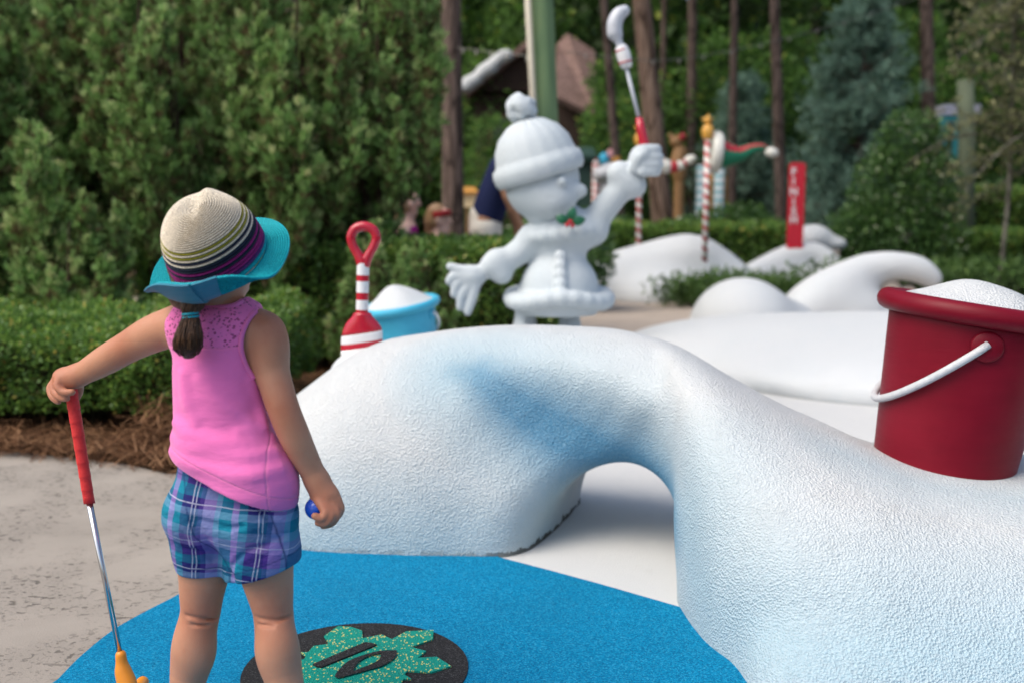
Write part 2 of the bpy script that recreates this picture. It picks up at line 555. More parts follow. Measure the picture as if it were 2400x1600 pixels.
# ------------------------------------------------------------------ tee marker let into the turf
m = N('black_rubber')
g = m.voro(380, out='Color'); s_ = m.n('SeparateColor'); m.l(g, s_.inputs[0])
M_BLACK = m.set(m.ramp(s_.outputs[0], [(0, (0.008, 0.008, 0.009)), (0.8, (0.022, 0.022, 0.024)), (1, (0.07, 0.07, 0.075))]), 0.85, m.bump(m.voro(380), 0.7, 0.004), spec=0.25)
m = N('green_rubber_yellow_flecks')
v = m.co((1, 0.6, 1), rot=(0, 0, 0.4))
fl = m.n('TexVoronoi'); fl.inputs['Scale'].default_value = 290; m.l(v, fl.inputs['Vector'])
s_ = m.n('SeparateColor'); m.l(fl.outputs['Color'], s_.inputs[0])
fleck = m.ramp(s_.outputs[0], [(0.88, (0, 0, 0)), (0.90, (1, 1, 1))], 'CONSTANT')
c = m.mix(m.noise(300, 2), (0.0, 0.16, 0.12), (0.0, 0.30, 0.23))
M_FLECK = m.set(m.mix(fleck, c, (0.50, 0.47, 0.14)), 0.8, m.bump(fl.outputs['Distance'], 0.6, 0.004), spec=0.25)

DC = G(835, 1577)
mat_r = 0.5 * abs((G(1102, 1560) - G(568, 1590))[0]) * 1.0
tee = thing('tee_marker', (DC[0], DC[1], 0.01), 'round black rubber tee marker with green leaf emblem numbered 10 in the blue turf', 'tee marker')
circ = [(DC[0] + mat_r * math.cos(a), DC[1] + mat_r * math.sin(a)) for a in np.linspace(0, 2 * math.pi, 73)[:-1]]
add('disc', mesh_np('disc', *prism(circ, 0.006, 0.014), smooth=False), M_BLACK, tee)
zz = lambda u, v: G(560 + u / 4.055, 1420 + v / 4.055)
half_ = [zz(u, v)[:2] for u, v in ((590, 500), (660, 500), (710, 440), (860, 420), (810, 345), (940, 250), (1060, 255), (1170, 290), (1180, 365), (1360, 330),
                                  (1455, 375), (1590, 300), (1850, 285), (1845, 375), (1640, 450), (1780, 490), (1700, 555), (1880, 545), (2020, 635), (1830, 695), (1600, 680), (1575, 715))]
c0 = 0.5 * (np.array(half_[0]) + np.array(half_[-1])); c0 = 0.35 * c0 + 0.65 * DC[:2]
emb = ccw([tuple(p) for p in half_] + [tuple(2 * c0 - np.array(p)) for p in half_])
add('leaf_emblem', mesh_np('leaf_emblem', *prism(emb, 0.012, 0.018), smooth=False), M_FLECK, tee)
one = ccw([tuple(zz(u, v)[:2]) for u, v in ((1200, 418), (1260, 424), (1312, 442), (790, 657), (740, 650), (703, 630))])
add('numeral', mesh_np('numeral', *prism(one, 0.016, 0.022), smooth=False), M_BLACK, tee)
out_ = spline([zz(u, v) for u, v in ((1500, 495), (1490, 560), (1380, 640), (1220, 690), (1060, 735), (940, 765), (920, 730), (1030, 610), (1180, 545), (1340, 503), (1500, 495))], 5)[:-1]
in_ = spline([zz(u, v) for u, v in ((1352, 524), (1335, 585), (1260, 630), (1180, 662), (1100, 694), (1092, 688), (1130, 620), (1190, 575), (1260, 545), (1352, 524))], 5)[:-1]
def resample(pl, n):
    pl = [np.asarray(p[:2]) for p in pl] + [np.asarray(pl[0][:2])]
    L = np.concatenate([[0], np.cumsum([np.linalg.norm(pl[i + 1] - pl[i]) for i in range(len(pl) - 1)])])
    t = np.linspace(0, L[-1], n + 1)[:-1]
    a = np.array(pl)
    return np.stack([np.interp(t, L, a[:, 0]), np.interp(t, L, a[:, 1])], 1)
o_, i_ = resample(out_, 48), resample(in_, 48)
V = [(p[0], p[1], 0.022) for p in o_] + [(p[0], p[1], 0.022) for p in i_]
F = [(j, (j + 1) % 48, 48 + (j + 1) % 48, 48 + j) for j in range(48)]
F = [f[::-1] for f in F]
me = mesh_np('numeral', V, F, smooth=False)
add('numeral', me, M_BLACK, tee)

# ================================================================== SNOW MOUNDS
def field(xs, vs):
    xs, vs = np.array(xs), np.array(vs)
    # smooth interpolation through the listed points (monotone-ish)
    def f(X):
        i = np.clip(np.searchsorted(xs, X) - 1, 0, len(xs) - 2)
        t = np.clip((X - xs[i]) / (xs[i + 1] - xs[i]), 0, 1)
        m_ = np.gradient(vs, xs)
        h = xs[i + 1] - xs[i]
        t2, t3 = t * t, t * t * t
        return (2 * t3 - 3 * t2 + 1) * vs[i] + (t3 - 2 * t2 + t) * h * m_[i] + (-2 * t3 + 3 * t2) * vs[i + 1] + (t3 - t2) * h * m_[i + 1]
    return f

RX = [-1.12, -1.0, -0.85, -0.72, -0.6, -0.48, -0.3, -0.07, 0.2, 0.4, 0.55, 0.675, 0.83, 0.93, 1.03, 1.2, 1.5, 2.2, 2.8]
RZ = [0.02, 0.20, 0.37, 0.475, 0.56, 0.62, 0.66, 0.69, 0.695, 0.685, 0.645, 0.575, 0.495, 0.455, 0.415, 0.385, 0.37, 0.36, 0.3]
RY = [3.62, 3.60, 3.58, 3.56, 3.54, 3.52, 3.48, 3.43, 3.38, 3.30, 3.2, 3.1, 2.97, 2.9, 2.8, 2.72, 2.68, 2.7, 2.7]
FYX = [-1.12, -0.95, -0.72, -0.345, -0.04, 0.1, 0.25, 0.40, 0.45, 0.475, 0.53, 0.6, 0.75, 1.0, 1.5, 2.2, 2.8]
FY = [3.52, 3.24, 3.10, 3.03, 3.0, 2.93, 2.80, 2.68, 2.60, 2.42, 2.26, 2.16, 2.04, 1.96, 1.92, 1.95, 2.2]
fz, fy, fr = field(RX, RZ), field(FYX, FY), field(RX, RY)
xs1 = np.array([-1.12, -0.7, 0.0, 0.6, 1.2, 2.0, 2.8]); ys1 = np.array([3.7, 3.88, 3.84, 3.6, 3.4, 3.5, 3.3])
fb = field(xs1, ys1)

vox = 0.012
vol = Vol((-1.2, 1.85, -0.10), (2.9, 4.15, 0.8), vox)
def mound(X, Y, Z):
    x1 = X[:, :, 0]
    zr = np.maximum(fz(x1), 0.02)[:, :, None]; yr = fr(x1)[:, :, None]; yf = np.minimum(fy(x1), fr(x1) - 0.05)[:, :, None]; yb = np.maximum(fb(x1), fr(x1) + 0.05)[:, :, None]
    u = np.where(Y < yr, (yr - Y) / (yr - yf), (Y - yr) / (yb - yr))
    Zc = np.maximum(Z + 0.02, 0)
    rr = (np.abs(u) ** 2.3 + (Zc / (zr + 0.02)) ** 2.1) ** (1 / 2.2)
    loc = 1.0 / np.sqrt(1 / np.maximum((yr - yf), 0.05) ** 2 + 1 / zr ** 2)
    return ((rr - 1) * np.minimum(loc * 1.3, 0.35) + np.maximum(0, -1.04 - X) * 1.2).astype(np.float32)
vol.op(mound, vol.lo, vol.lo + vox * vol.n, 0)
# hollow swept up the face from the mouth of the arch
ax_ = A(0.45, 0.89, 0); T0 = A(0.215, 2.81, 0.0)
vol.chain([A(-0.14, 2.97, 0.56), A(0.03, 2.93, 0.45), A(0.2, 2.83, 0.30)], [0.035, 0.19, 0.265], 0.11, mode='s')
# the arch itself
vol.chain([T0 - ax_ * 0.35 + A(-.02, 0, 0.0), T0 + ax_ * 0.10 + A(0, 0, 0.0), T0 + ax_ * 0.55, T0 + ax_ * 1.4], [0.30, 0.27, 0.30, 0.46], 0.13, mode='s')
# flared foot at the front right
vol.cone(A(0.66, 2.12, -0.05), A(1.6, 1.98, -0.05), 0.10, 0.10, 0.16)
vol.half((0, 0, -0.03), (0, 0, -1))
V, F = vol.mesh()
V = relax(V, F, 3)
me = mesh_np('arched_snow_mound', V, F)
def polydist(V, pts):
    D = np.full(len(V), 9.0); T = np.zeros(len(V))
    pts = [np.asarray(p, float) for p in pts]
    for i in range(len(pts) - 1):
        a, b = pts[i], pts[i + 1]; ba = b - a
        t = np.clip(((V - a) @ ba) / (ba @ ba), 0, 1)
        d = np.linalg.norm(V - a - t[:, None] * ba, axis=1)
        T = np.where(d < D, (i + t) / (len(pts) - 1), T); D = np.minimum(D, d)
    return D, T
from mathutils.bvhtree import BVHTree
bvh = BVHTree.FromPolygons([tuple(v) for v in V.tolist()], [tuple(f) for f in F.tolist()])
def hit(x, y):
    r = ray(x, y)
    h_ = bvh.ray_cast(Vector(EYE), Vector(r / np.linalg.norm(r)))
    return np.array(h_[0]) if h_[0] is not None else P(x, y, 3.0)
D, T = polydist(V, [hit(x, y) for x, y in ((1070, 870), (1120, 880), (1200, 945), (1320, 1020), (1440, 1070), (1530, 1130), (1580, 1230))])
wd = np.interp(T, [0, 0.2, 0.5, 0.75, 1], [0.045, 0.08, 0.14, 0.16, 0.10])
ab = np.clip(1.25 - D / wd * 0.8, 0, 1) ** 1.4 * np.interp(T, [0, 0.15, 0.4, 0.85, 1], [0.3, 0.7, 1.0, 1.05, 0.75])
attr(me, 'airbrush', ab * 0.86)
halo = np.clip(1.0 - D / (wd + 0.22), 0, 1) ** 0.8 * 0.95
D2, T2 = polydist(V, [hit(x, y) for x, y in ((1180, 960), (1330, 1100), (1280, 1230), (1000, 1285), (720, 1270))])
pale = np.maximum(halo, np.clip(1.0 - D2 / 0.30, 0, 1) * 0.75)
D3, T3 = polydist(V, [hit(x, y) for x, y in ((1610, 1250), (1660, 1450), (1900, 1560), (2380, 1560))])
pale = np.maximum(pale, np.clip(1.1 - D3 / 0.36, 0, 1) * 0.85)
D4, T4 = polydist(V, [hit(x, y) for x, y in ((1970, 1060), (2150, 1130), (2390, 1170))])
pale = np.maximum(pale, np.clip(1.0 - D4 / 0.20, 0, 1) * 0.45)
attr(me, 'pale', pale)
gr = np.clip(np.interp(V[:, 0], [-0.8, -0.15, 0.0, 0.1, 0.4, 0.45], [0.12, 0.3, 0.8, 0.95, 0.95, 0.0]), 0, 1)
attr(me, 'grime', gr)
o = add('arched_snow_mound', me, SNOW)
set_tags(o, 'large white sculpted snow mound in front with an arch tunnel and blue painted hollow', 'snow mound')

def ellmound(name, parts, label, h=0.03, mat=None, subs=(), k=0.15, group='sculpted snow mounds'):
    lo = np.min([np.array(c) - np.array(r) for c, r in parts], 0) - 0.25
    hi = np.max([np.array(c) + np.array(r) for c, r in parts], 0) + 0.25
    lo[2] = -0.08
    v = Vol(lo, hi, h)
    for i, (c, r) in enumerate(parts): v.ell(c, r, k if i else 0)
    for s in subs: v.chain(s[0], s[1], s[2], mode='s')
    v.half((0, 0, -0.03), (0, 0, -1))
    V, F = v.mesh(); V = relax(V, F, 2)
    o = add(name, mesh_np(name, V, F), mat or SNOW2)
    return set_tags(o, label, 'snow mound', group)

ellmound('snow_mound', [((2.9, 7.3, 0), (1.9, 1.75, 0.365)), ((1.5, 7.7, 0), (0.75, 0.9, 0.18)), ((4.4, 7.4, 0), (1.2, 1.6, 0.34)), ((3.2, 6.0, 0), (1.4, 0.55, 0.16))],
         'broad low white snow mound directly behind the red bucket and the arch', k=0.35, h=0.04)
ellmound('snow_mound', [((-0.35, 5.15, 0), (0.75, 0.6, 0.445)), ((0.3, 5.6, 0), (0.75, 0.6, 0.42))],
         'low white snow mound under the white statue and the blue bucket', k=0.2)
# rounded boulder of snow, arch behind it, and the drifts at the far side of the path
b_ = G(1770, 785)
ellmound('snow_mound', [((b_[0] - 0.02, b_[1] + 0.45, 0.0), (0.52, 0.5, 0.51)), ((b_[0] + 0.35, b_[1] + 0.7, 0), (0.45, 0.4, 0.3))],
         'rounded white snow mound shaped like a ball at the end of the tan path', k=0.2,
         subs=[([P(1890, 745, b_[1] + .05), P(1960, 760, b_[1] + .05)], [0.10, 0.14], 0.08)])
def tubemound(name, pts, rs, label, k=0.2, h=0.04, extra=(), subs=()):
    a = np.array(pts); r = max(rs)
    lo = a.min(0) - r - 0.3; hi = a.max(0) + r + 0.3; lo[2] = -0.08
    v = Vol(lo, hi, h)
    v.chain(pts, rs, k)
    for c, q in extra: v.ell(c, q, k)
    for s in subs: v.chain(s[0], s[1], s[2], mode='s')
    v.half((0, 0, -0.03), (0, 0, -1))
    V, F = v.mesh(); V = relax(V, F, 2)
    return set_tags(add(name, mesh_np(name, V, F), SNOW2), label, 'snow mound', 'sculpted snow mounds')
tubemound('snow_mound', [P(1860, 760, 10.6), P(1930, 690, 10.8), P(2020, 640, 11), P(2090, 624, 11), P(2150, 632, 11), P(2182, 652, 11)], [0.16, 0.22, 0.20, 0.16, 0.15, 0.12],
          'white snow arch curving up behind the ball shaped mound and red bucket', extra=[((P(1960, 740, 10.8)[0], 10.9, 0.0), (0.62, 0.4, 0.42))])
tubemound('snow_mound', [P(1400, 660, 13.4), P(1500, 625, 13.6), P(1610, 600, 13.6), P(1680, 620, 13.6), P(1730, 640, 13.5)], [0.28, 0.28, 0.30, 0.24, 0.12],
          'tall white snow drift behind the statue under the two striped poles', k=0.4,
          extra=[((P(1520, 690, 13.5)[0], 13.7, 0.0), (1.0, 0.7, 0.5)), ((P(1700, 690, 13.5)[0], 13.7, 0.0), (0.7, 0.5, 0.3)), ((P(1540, 690, 13)[0], 13.1, 0.0), (0.3, 0.25, 0.2))],
          subs=[([P(1398, 660, 12.75), P(1412, 720, 12.75)], [0.2, 0.3], 0.1)])
tubemound('snow_mound', [P(1770, 640, 14.6), P(1850, 602, 14.8), P(1920, 596, 14.8), P(1985, 640, 14.6)], [0.16, 0.18, 0.15, 0.08],
          'thin white snow drift at the foot of the red finish post', k=0.3, extra=[((P(1860, 640, 14.7)[0], 14.8, 0.0), (0.9, 0.5, 0.38))])
ellmound('snow_lump', [(P(1905, 560, 15.4), (0.30, 0.3, 0.22)), (P(1950, 572, 15.4), (0.22, 0.25, 0.12))], 'small white lump of snow on a stone pedestal right of the red post', k=0.12)
V, F = merge([box(P(1890, 640, 15.2) * A(1, 1, 0), (P(1968, 575, 15.2)[0], 15.7, P(1940, 576, 15.2)[2]))])
set_tags(add('stone_pedestal', mesh_np('stone_pedestal', V, F, False), M_CONC2), 'grey stone pedestal under the small lump of snow', 'pedestal')

# grey rock under the overhang of the snow arch
rk = Vol(A(P(1995, 700, 11)[0], 10.7, -0.05), A(P(2160, 700, 11)[0], 11.4, 0.6), 0.03)
for x, y, rx, rz in ((2030, 720, 0.2, 0.42), (2080, 715, 0.22, 0.47), (2130, 725, 0.16, 0.36)):
    c = P(x, y, 11); rk.ell((c[0], 11.05, 0.0), (rx, 0.22, rz), 0.05)
rk.half((0, 0, -0.02), (0, 0, -1))
V, F = rk.mesh()
set_tags(add('rock', mesh_np('rock', V, F), M_CONC2), 'grey rock tucked under the overhang of the white snow arch', 'rock')

# ================================================================== THE GIRL
def mat_skin(name, a, b, flush=False):
    m = N(name)
    n1 = m.noise(14, 5); n2 = m.noise(420, 3)
    c = m.mix(n1, a, b)
    c = m.mix(m.math('MULTIPLY', m.ramp(m.noise(38, 4), [(0.5, (0, 0, 0)), (0.8, (1, 1, 1))]), 0.3), c, (a[0] * 1.0, a[1] * 0.75, a[2] * 0.68))
    m.b.inputs['Subsurface Radius'].default_value = (0.010, 0.004, 0.002)
    m.b.inputs['Subsurface Scale'].default_value = 0.5
    if flush:
        c = m.mix(m.math('MULTIPLY', m.attr('flush'), m.math('ADD', 0.35, m.math('MULTIPLY', m.noise(60, 3), 0.6))), c, (a[0] * 0.88, a[1] * 0.62, a[2] * 0.58))
    return m.set(c, 0.5, m.bump(m.math('ADD', n2, m.math('MULTIPLY', m.noise(55, 4), 0.8)), 0.22, 0.003), spec=0.4, sss=0.10)
M_SKIN = mat_skin('tanned_skin', (0.44, 0.198, 0.115), (0.53, 0.265, 0.162), True)

girl = thing('person', (-0.56, 1.86, 0), 'small child seen from behind in pink top, plaid shorts and striped straw hat', 'person')
vol = Vol((-1.0, 1.66, -0.02), (-0.29, 2.22, 1.10), 0.0028)
XA = A(1, 0, 0)
# torso, neck, head
vol.chain([P(545, 1190, 1.865), P(535, 1110, 1.86), P(515, 960, 1.855), P(508, 850, 1.855), P(508, 785, 1.855)], [0.066, 0.060, 0.056, 0.056, 0.050], 0.03, (XA, 1.33))
vol.cone(P(448, 765, 1.86), P(590, 772, 1.86), 0.040, 0.040, 0.03)
vol.chain([P(518, 745, 1.86), P(523, 690, 1.855), P(520, 640, 1.855)], [0.037, 0.0325, 0.036], 0.02)
hc = P(500, 602, 1.855)
vol.ell(hc, (0.071, 0.085, 0.092), 0.02, (0, 0, R(-20)))
face = A(math.sin(R(22)), math.cos(R(22)), 0.0); side = A(math.cos(R(22)), -math.sin(R(22)), 0)
vol.ell(hc + face * 0.035 + A(-0.006, 0, -0.052), (0.042, 0.05, 0.042), 0.02)           # jaw
vol.ell(hc + face * 0.076 + A(0, 0, -0.062), (0.018, 0.016, 0.014), 0.012)          # chin
vol.ell(hc + face * 0.088 + A(0, 0, -0.020), (0.009, 0.011, 0.010), 0.010)          # nose
vol.ell(hc + face * 0.081 + A(0, 0, -0.042), (0.017, 0.008, 0.006), 0.005)          # mouth
for s in (-1, 1):
    vol.ell(hc + side * s * 0.030 + face * 0.080, (0.014, 0.012, 0.011), 0.006, mode='s')
    vol.ell(hc + side * s * 0.071 - face * 0.004 + A(0, 0, -0.018), (0.009, 0.015, 0.024), 0.006)
# right arm (image right), hanging with the ball
ra = [P(618, 775, 1.855), P(633, 850, 1.845), P(660, 945, 1.825), P(690, 1020, 1.83), P(722, 1085, 1.845), P(744, 1128, 1.852)]
vol.chain(ra, [0.036, 0.0325, 0.0300, 0.0290, 0.0245, 0.0215], 0.018)
vol.ell(P(636, 812, 1.845), (0.031, 0.034, 0.05), 0.02)
# left arm (image left), reaching out to the putter
la = [P(432, 757, 1.86), P(360, 782, 1.90), P(302, 812, 1.955), P(250, 842, 1.99), P(205, 868, 2.015), P(180, 880, 2.025)]
vol.chain(la, [0.039, 0.0360, 0.0315, 0.0298, 0.0250, 0.0215], 0.018)
# hands ---------------------------------------------------------------
def finger(pts, r0, r1, k=0.005):
    n = len(pts)
    vol.chain(pts, list(np.linspace(r0, r1, n)), k)
# right hand: back of the hand towards us, fingers curled round the ball
vol.chain([P(745, 1128, 1.852), P(760, 1160, 1.850)], [0.0225, 0.024], 0.014)
vol.ell(P(765, 1168, 1.848), (0.027, 0.016, 0.030), 0.012, (0, R(-14), 0))
finger([P(748, 1175, 1.832), P(762, 1200, 1.820), P(752, 1214, 1.814), P(738, 1208, 1.812)], 0.0092, 0.0072)
finger([P(764, 1182, 1.832), P(776, 1206, 1.824), P(764, 1224, 1.820), P(746, 1224, 1.820)], 0.0095, 0.0074)
finger([P(780, 1180, 1.838), P(789, 1204, 1.832), P(778, 1224, 1.832), P(758, 1231, 1.834)], 0.0092, 0.0072)
finger([P(792, 1172, 1.846), P(799, 1192, 1.846), P(790, 1210, 1.848), P(774, 1220, 1.850)], 0.0085, 0.0066)
finger([P(744, 1140, 1.856), P(738, 1165, 1.868), P(736, 1186, 1.872), P(742, 1204, 1.866)], 0.0110, 0.0078)
# left hand: draped over the top of the grip
vol.chain([P(180, 880, 2.025), P(160, 884, 2.030)], [0.0225, 0.022], 0.014)
vol.ell(P(156, 886, 2.032), (0.028, 0.024, 0.019), 0.012, (0, R(20), 0))
finger([P(142, 884, 2.016), P(135, 903, 2.008), P(146, 916, 2.004), P(160, 919, 2.002), P(169, 918, 2.003)], 0.0095, 0.0072)
finger([P(136, 886, 2.030), P(126, 910, 2.022), P(134, 925, 2.014), P(148, 932, 2.009), P(156, 933, 2.009)], 0.0095, 0.0074)
finger([P(131, 888, 2.045), P(119, 912, 2.040), P(124, 930, 2.030), P(136, 940, 2.026)], 0.0090, 0.0070)
finger([P(130, 890, 2.060), P(117, 908, 2.060), P(121, 925, 2.052), P(132, 934, 2.046)], 0.0082, 0.0064)
finger([P(172, 888, 2.046), P(184, 902, 2.058), P(184, 920, 2.062), P(177, 934, 2.060)], 0.0110, 0.0080)
# legs ----------------------------------------------------------------
ll = [P(470, 1230, 1.875), P(478, 1330, 1.880), P(473, 1390, 1.882), P(470, 1432, 1.884), P(460, 1480, 1.888), P(453, 1530, 1.890), P(440, 1600, 1.885), P(430, 1690, 1.88), P(426, 1745, 1.88)]
vol.chain(ll, [0.062, 0.050, 0.0425, 0.0385, 0.0395, 0.0425, 0.0345, 0.0255, 0.024], 0.02)
rl = [P(612, 1220, 1.86), P(624, 1330, 1.858), P(634, 1390, 1.856), P(640, 1430, 1.855), P(645, 1480, 1.852), P(652, 1530, 1.846), P(668, 1600, 1.835), P(692, 1690, 1.825), P(702, 1750, 1.82)]
vol.chain(rl, [0.066, 0.052, 0.0435, 0.0385, 0.0385, 0.0415, 0.0355, 0.0265, 0.0245], 0.02)
vol.ell(P(455, 1520, 1.872), (0.036, 0.030, 0.055), 0.02)
vol.ell(P(651, 1520, 1.830), (0.036, 0.030, 0.055), 0.02)
# creases behind the knees and inside the elbow
for pts in ([(436, 1440), (470, 1450), (516, 1446)], [(600, 1446), (640, 1454), (680, 1444)], [(606, 1462), (640, 1467)], [(448, 1462), (490, 1464)]):
    ps = []
    for x, y in pts:
        r_ = ray(x, y); r_ = r_ / np.linalg.norm(r_)
        for q in np.arange(1.75, 2.2, 0.002):
            p = EYE + r_ * q; ii = np.round((p - vol.lo) / vol.h).astype(int)
            if (ii >= 0).all() and (ii < vol.n).all() and vol.d[tuple(ii)] < 0: ps.append(p); break
    if len(ps) > 1: vol.chain(ps, [0.0015] + [0.003] * (len(ps) - 2) + [0.0015], 0.007, mode='s')
fl, fr_ = ll[-1], rl[-1]
for f0, dx in ((fl, -0.12), (fr_, 0.15)):
    z0 = 0.042
    vol.cone(A(f0[0], f0[1] + 0.0, z0), A(f0[0] + dx * 0.6, f0[1] + 0.10, 0.032), 0.026, 0.024, 0.02)
V, F = vol.mesh(); V = relax(V, F, 2)
me = mesh_np('body', V, F)
fl_ = np.zeros(len(V))
for c_, r_ in ((P(472, 1440, 1.85), 0.05), (P(640, 1440, 1.82), 0.05), (P(302, 812, 1.93), 0.045), (P(668, 955, 1.80), 0.045), (P(765, 1195, 1.83), 0.045), (P(140, 900, 2.02), 0.05), (P(640, 770, 1.83), 0.05)):
    fl_ = np.maximum(fl_, np.clip(1 - np.linalg.norm(V - c_, axis=1) / (r_ * 1.6), 0, 1))
attr(me, 'flush', fl_)
add('body', me, M_SKIN, girl)
m_eye = simple('eye_white', (0.7, 0.7, 0.68), 0.2)
for s in (-1, 1):
    V_, F_ = lathe([(0.0001, -0.0095), (0.006, -0.0075), (0.0095, 0), (0.006, 0.0075), (0.0001, 0.0095)], 12, Matrix.Translation(Vector(hc + side * s * 0.030 + face * 0.069)))
    add('eye', mesh_np('eye', V_, F_), m_eye, girl)
# shoes
m_shoe = simple('white_canvas_shoe', (0.6, 0.6, 0.58), 0.7)
m_sole = simple('grey_rubber_sole', (0.3, 0.3, 0.3), 0.8)
for f0, dx in ((fl, -0.12), (fr_, 0.15)):
    c = A(f0[0] + dx * 0.25, f0[1] + 0.04, 0)
    v = Vol(c - A(0.09, 0.13, 0.0) + A(0, 0, 0.0), c + A(0.09, 0.15, 0.11), 0.004)
    v.cone(c + A(-dx * 0.25, -0.04, 0.05), c + A(dx * 0.35, 0.075, 0.042), 0.035, 0.031, 0.02)
    v.cone(c + A(-dx * 0.25, -0.04, 0.05), c + A(-dx * 0.25, -0.04, 0.075), 0.033, 0.031, 0.02)
    v.half(c + A(0, 0, 0.022), (0, 0, -1))
    sv, sf = v.mesh()
    sh = add('shoe', mesh_np('shoe', relax(sv, sf, 2), sf), m_shoe, girl)
    a0 = c + A(-dx * 0.25, -0.04, 0); a1 = c + A(dx * 0.35, 0.075, 0)
    t = (a1 - a0) / np.linalg.norm(a1 - a0); nn_ = A(-t[1], t[0], 0)
    pl = [a0 + 0.037 * (math.cos(q) * -t + math.sin(q) * -nn_) for q in np.linspace(-math.pi / 2, math.pi / 2, 9)] + [a1 + 0.034 * (math.cos(q) * t + math.sin(q) * nn_) for q in np.linspace(-math.pi / 2, math.pi / 2, 9)]
    add('sole', mesh_np('sole', *prism(ccw([tuple(p[:2]) for p in pl]), 0.0105, 0.024), smooth=False), m_sole, sh)

# pink top ------------------------------------------------------------
m = N('pink_knit')
s3 = m.sep(m.co())
jer = m.noise(900, 2)
c = m.mix(m.noise(6, 4), (0.78, 0.15, 0.42), (0.87, 0.21, 0.52))
lv = m.co(1.0)
vo1 = m.n('TexVoronoi'); vo1.feature = 'DISTANCE_TO_EDGE'; vo1.inputs['Scale'].default_value = 85; m.l(lv, vo1.inputs['Vector'])
vo2 = m.n('TexVoronoi'); vo2.inputs['Scale'].default_value = 150; m.l(lv, vo2.inputs['Vector'])
lace = m.math('MULTIPLY', m.ramp(vo2.outputs['Distance'], [(0.36, (1, 1, 1)), (0.45, (0, 0, 0))]), m.ramp(vo1.outputs['Distance'], [(0.05, (0, 0, 0)), (0.10, (1, 1, 1))]))
lz = m.attr('yoke')
lace = m.math('MULTIPLY', lace, lz)
c = m.mix(m.math('MULTIPLY', lace, 0.85), c, (0.30, 0.05, 0.14))
c = m.mix(m.math('MULTIPLY', m.attr('seam'), 0.5), c, (0.80, 0.22, 0.42))
h = m.math('SUBTRACT', m.math('MULTIPLY', jer, 0.25), m.math('MULTIPLY', lace, 1.5))
h = m.math('SUBTRACT', h, m.math('MULTIPLY', m.attr('seam'), 0.9))
h = m.math('ADD', h, m.math('MULTIPLY', m.noise(1.0, 4, m.co((16, 16, 38), rot=(0, 0.25, 0))), 2.6))
M_PINK = m.set(c, 0.85, m.bump(h, 0.5, 0.003), spec=0.2, sheen=0.25)

sv = Vol((-0.74, 1.72, 0.40), (-0.36, 2.0, 0.99), 0.0028)
sv.chain([P(552, 1260, 1.865), P(545, 1170, 1.865), P(536, 1080, 1.86), P(516, 985, 1.855), P(508, 900, 1.853), P(507, 850, 1.853), P(508, 785, 1.855)], [0.096, 0.093, 0.083, 0.067, 0.0625, 0.0615, 0.057], 0.03, (XA, 1.30))
sv.cone(P(442, 763, 1.86), P(592, 772, 1.86), 0.046, 0.046, 0.03)
sv.cone(P(490, 742, 1.86), P(548, 742, 1.86), 0.043, 0.043, 0.03)
sv.ell(P(592, 1130, 1.838), (0.084, 0.078, 0.085), 0.03)
# soft folds where the top bunches above the hips
def fold(pts, r, off, k=0.022):
    sv.chain([P(x, y, d - off) for x, y, d in pts], [r * 0.5] + [r] * (len(pts) - 2) + [r * 0.5], k)
def sback(x, y):
    """where the back of the top is seen at this pixel"""
    r_ = ray(x, y); r_ = r_ / np.linalg.norm(r_)
    for q in np.arange(1.68, 2.05, 0.002):
        p = EYE + r_ * q
        ii = np.round((p - sv.lo) / sv.h).astype(int)
        if (ii >= 0).all() and (ii < sv.n).all() and sv.d[tuple(ii)] < 0: return p
    return P(x, y, 1.86)
def fold(pts, r, k=0.02, sink=0.4):
    ps = [sback(x, y) for x, y in pts]
    ps = [p + A(0, r * sink, 0) for p in ps]
    sv.chain(ps, [r * 0.35] + [r] * (len(ps) - 2) + [r * 0.35], k)
fold([(408, 1026), (440, 1044), (500, 1062), (580, 1072), (640, 1060)], 0.011)
fold([(412, 992), (440, 1012), (500, 1034), (570, 1040), (632, 1022)], 0.009)
fold([(404, 1058), (440, 1082), (510, 1104), (590, 1114), (655, 1098)], 0.009)
fold([(560, 1014), (600, 1000), (632, 978)], 0.008)
fold([(470, 890), (520, 945), (580, 985)], 0.006, sink=0.7)
fold([(585, 890), (605, 950), (618, 1000)], 0.006, sink=0.7)
fold([(430, 880), (440, 940), (460, 990)], 0.006, sink=0.7)
# neckline, armholes and hem
sv.ell(P(522, 690, 1.855), (0.040, 0.2, 0.022), 0.006, mode='s')
sv.ell(P(522, 672, 1.855), (0.052, 0.2, 0.028), 0.006, mode='s')
sv.ell(P(652, 812, 1.85), (0.060, 0.2, 0.074), 0.006, mode='s')
sv.ell(P(664, 735, 1.85), (0.046, 0.2, 0.040), 0.006, mode='s')
sv.ell(P(362, 800, 1.86), (0.030, 0.2, 0.090), 0.006, mode='s')
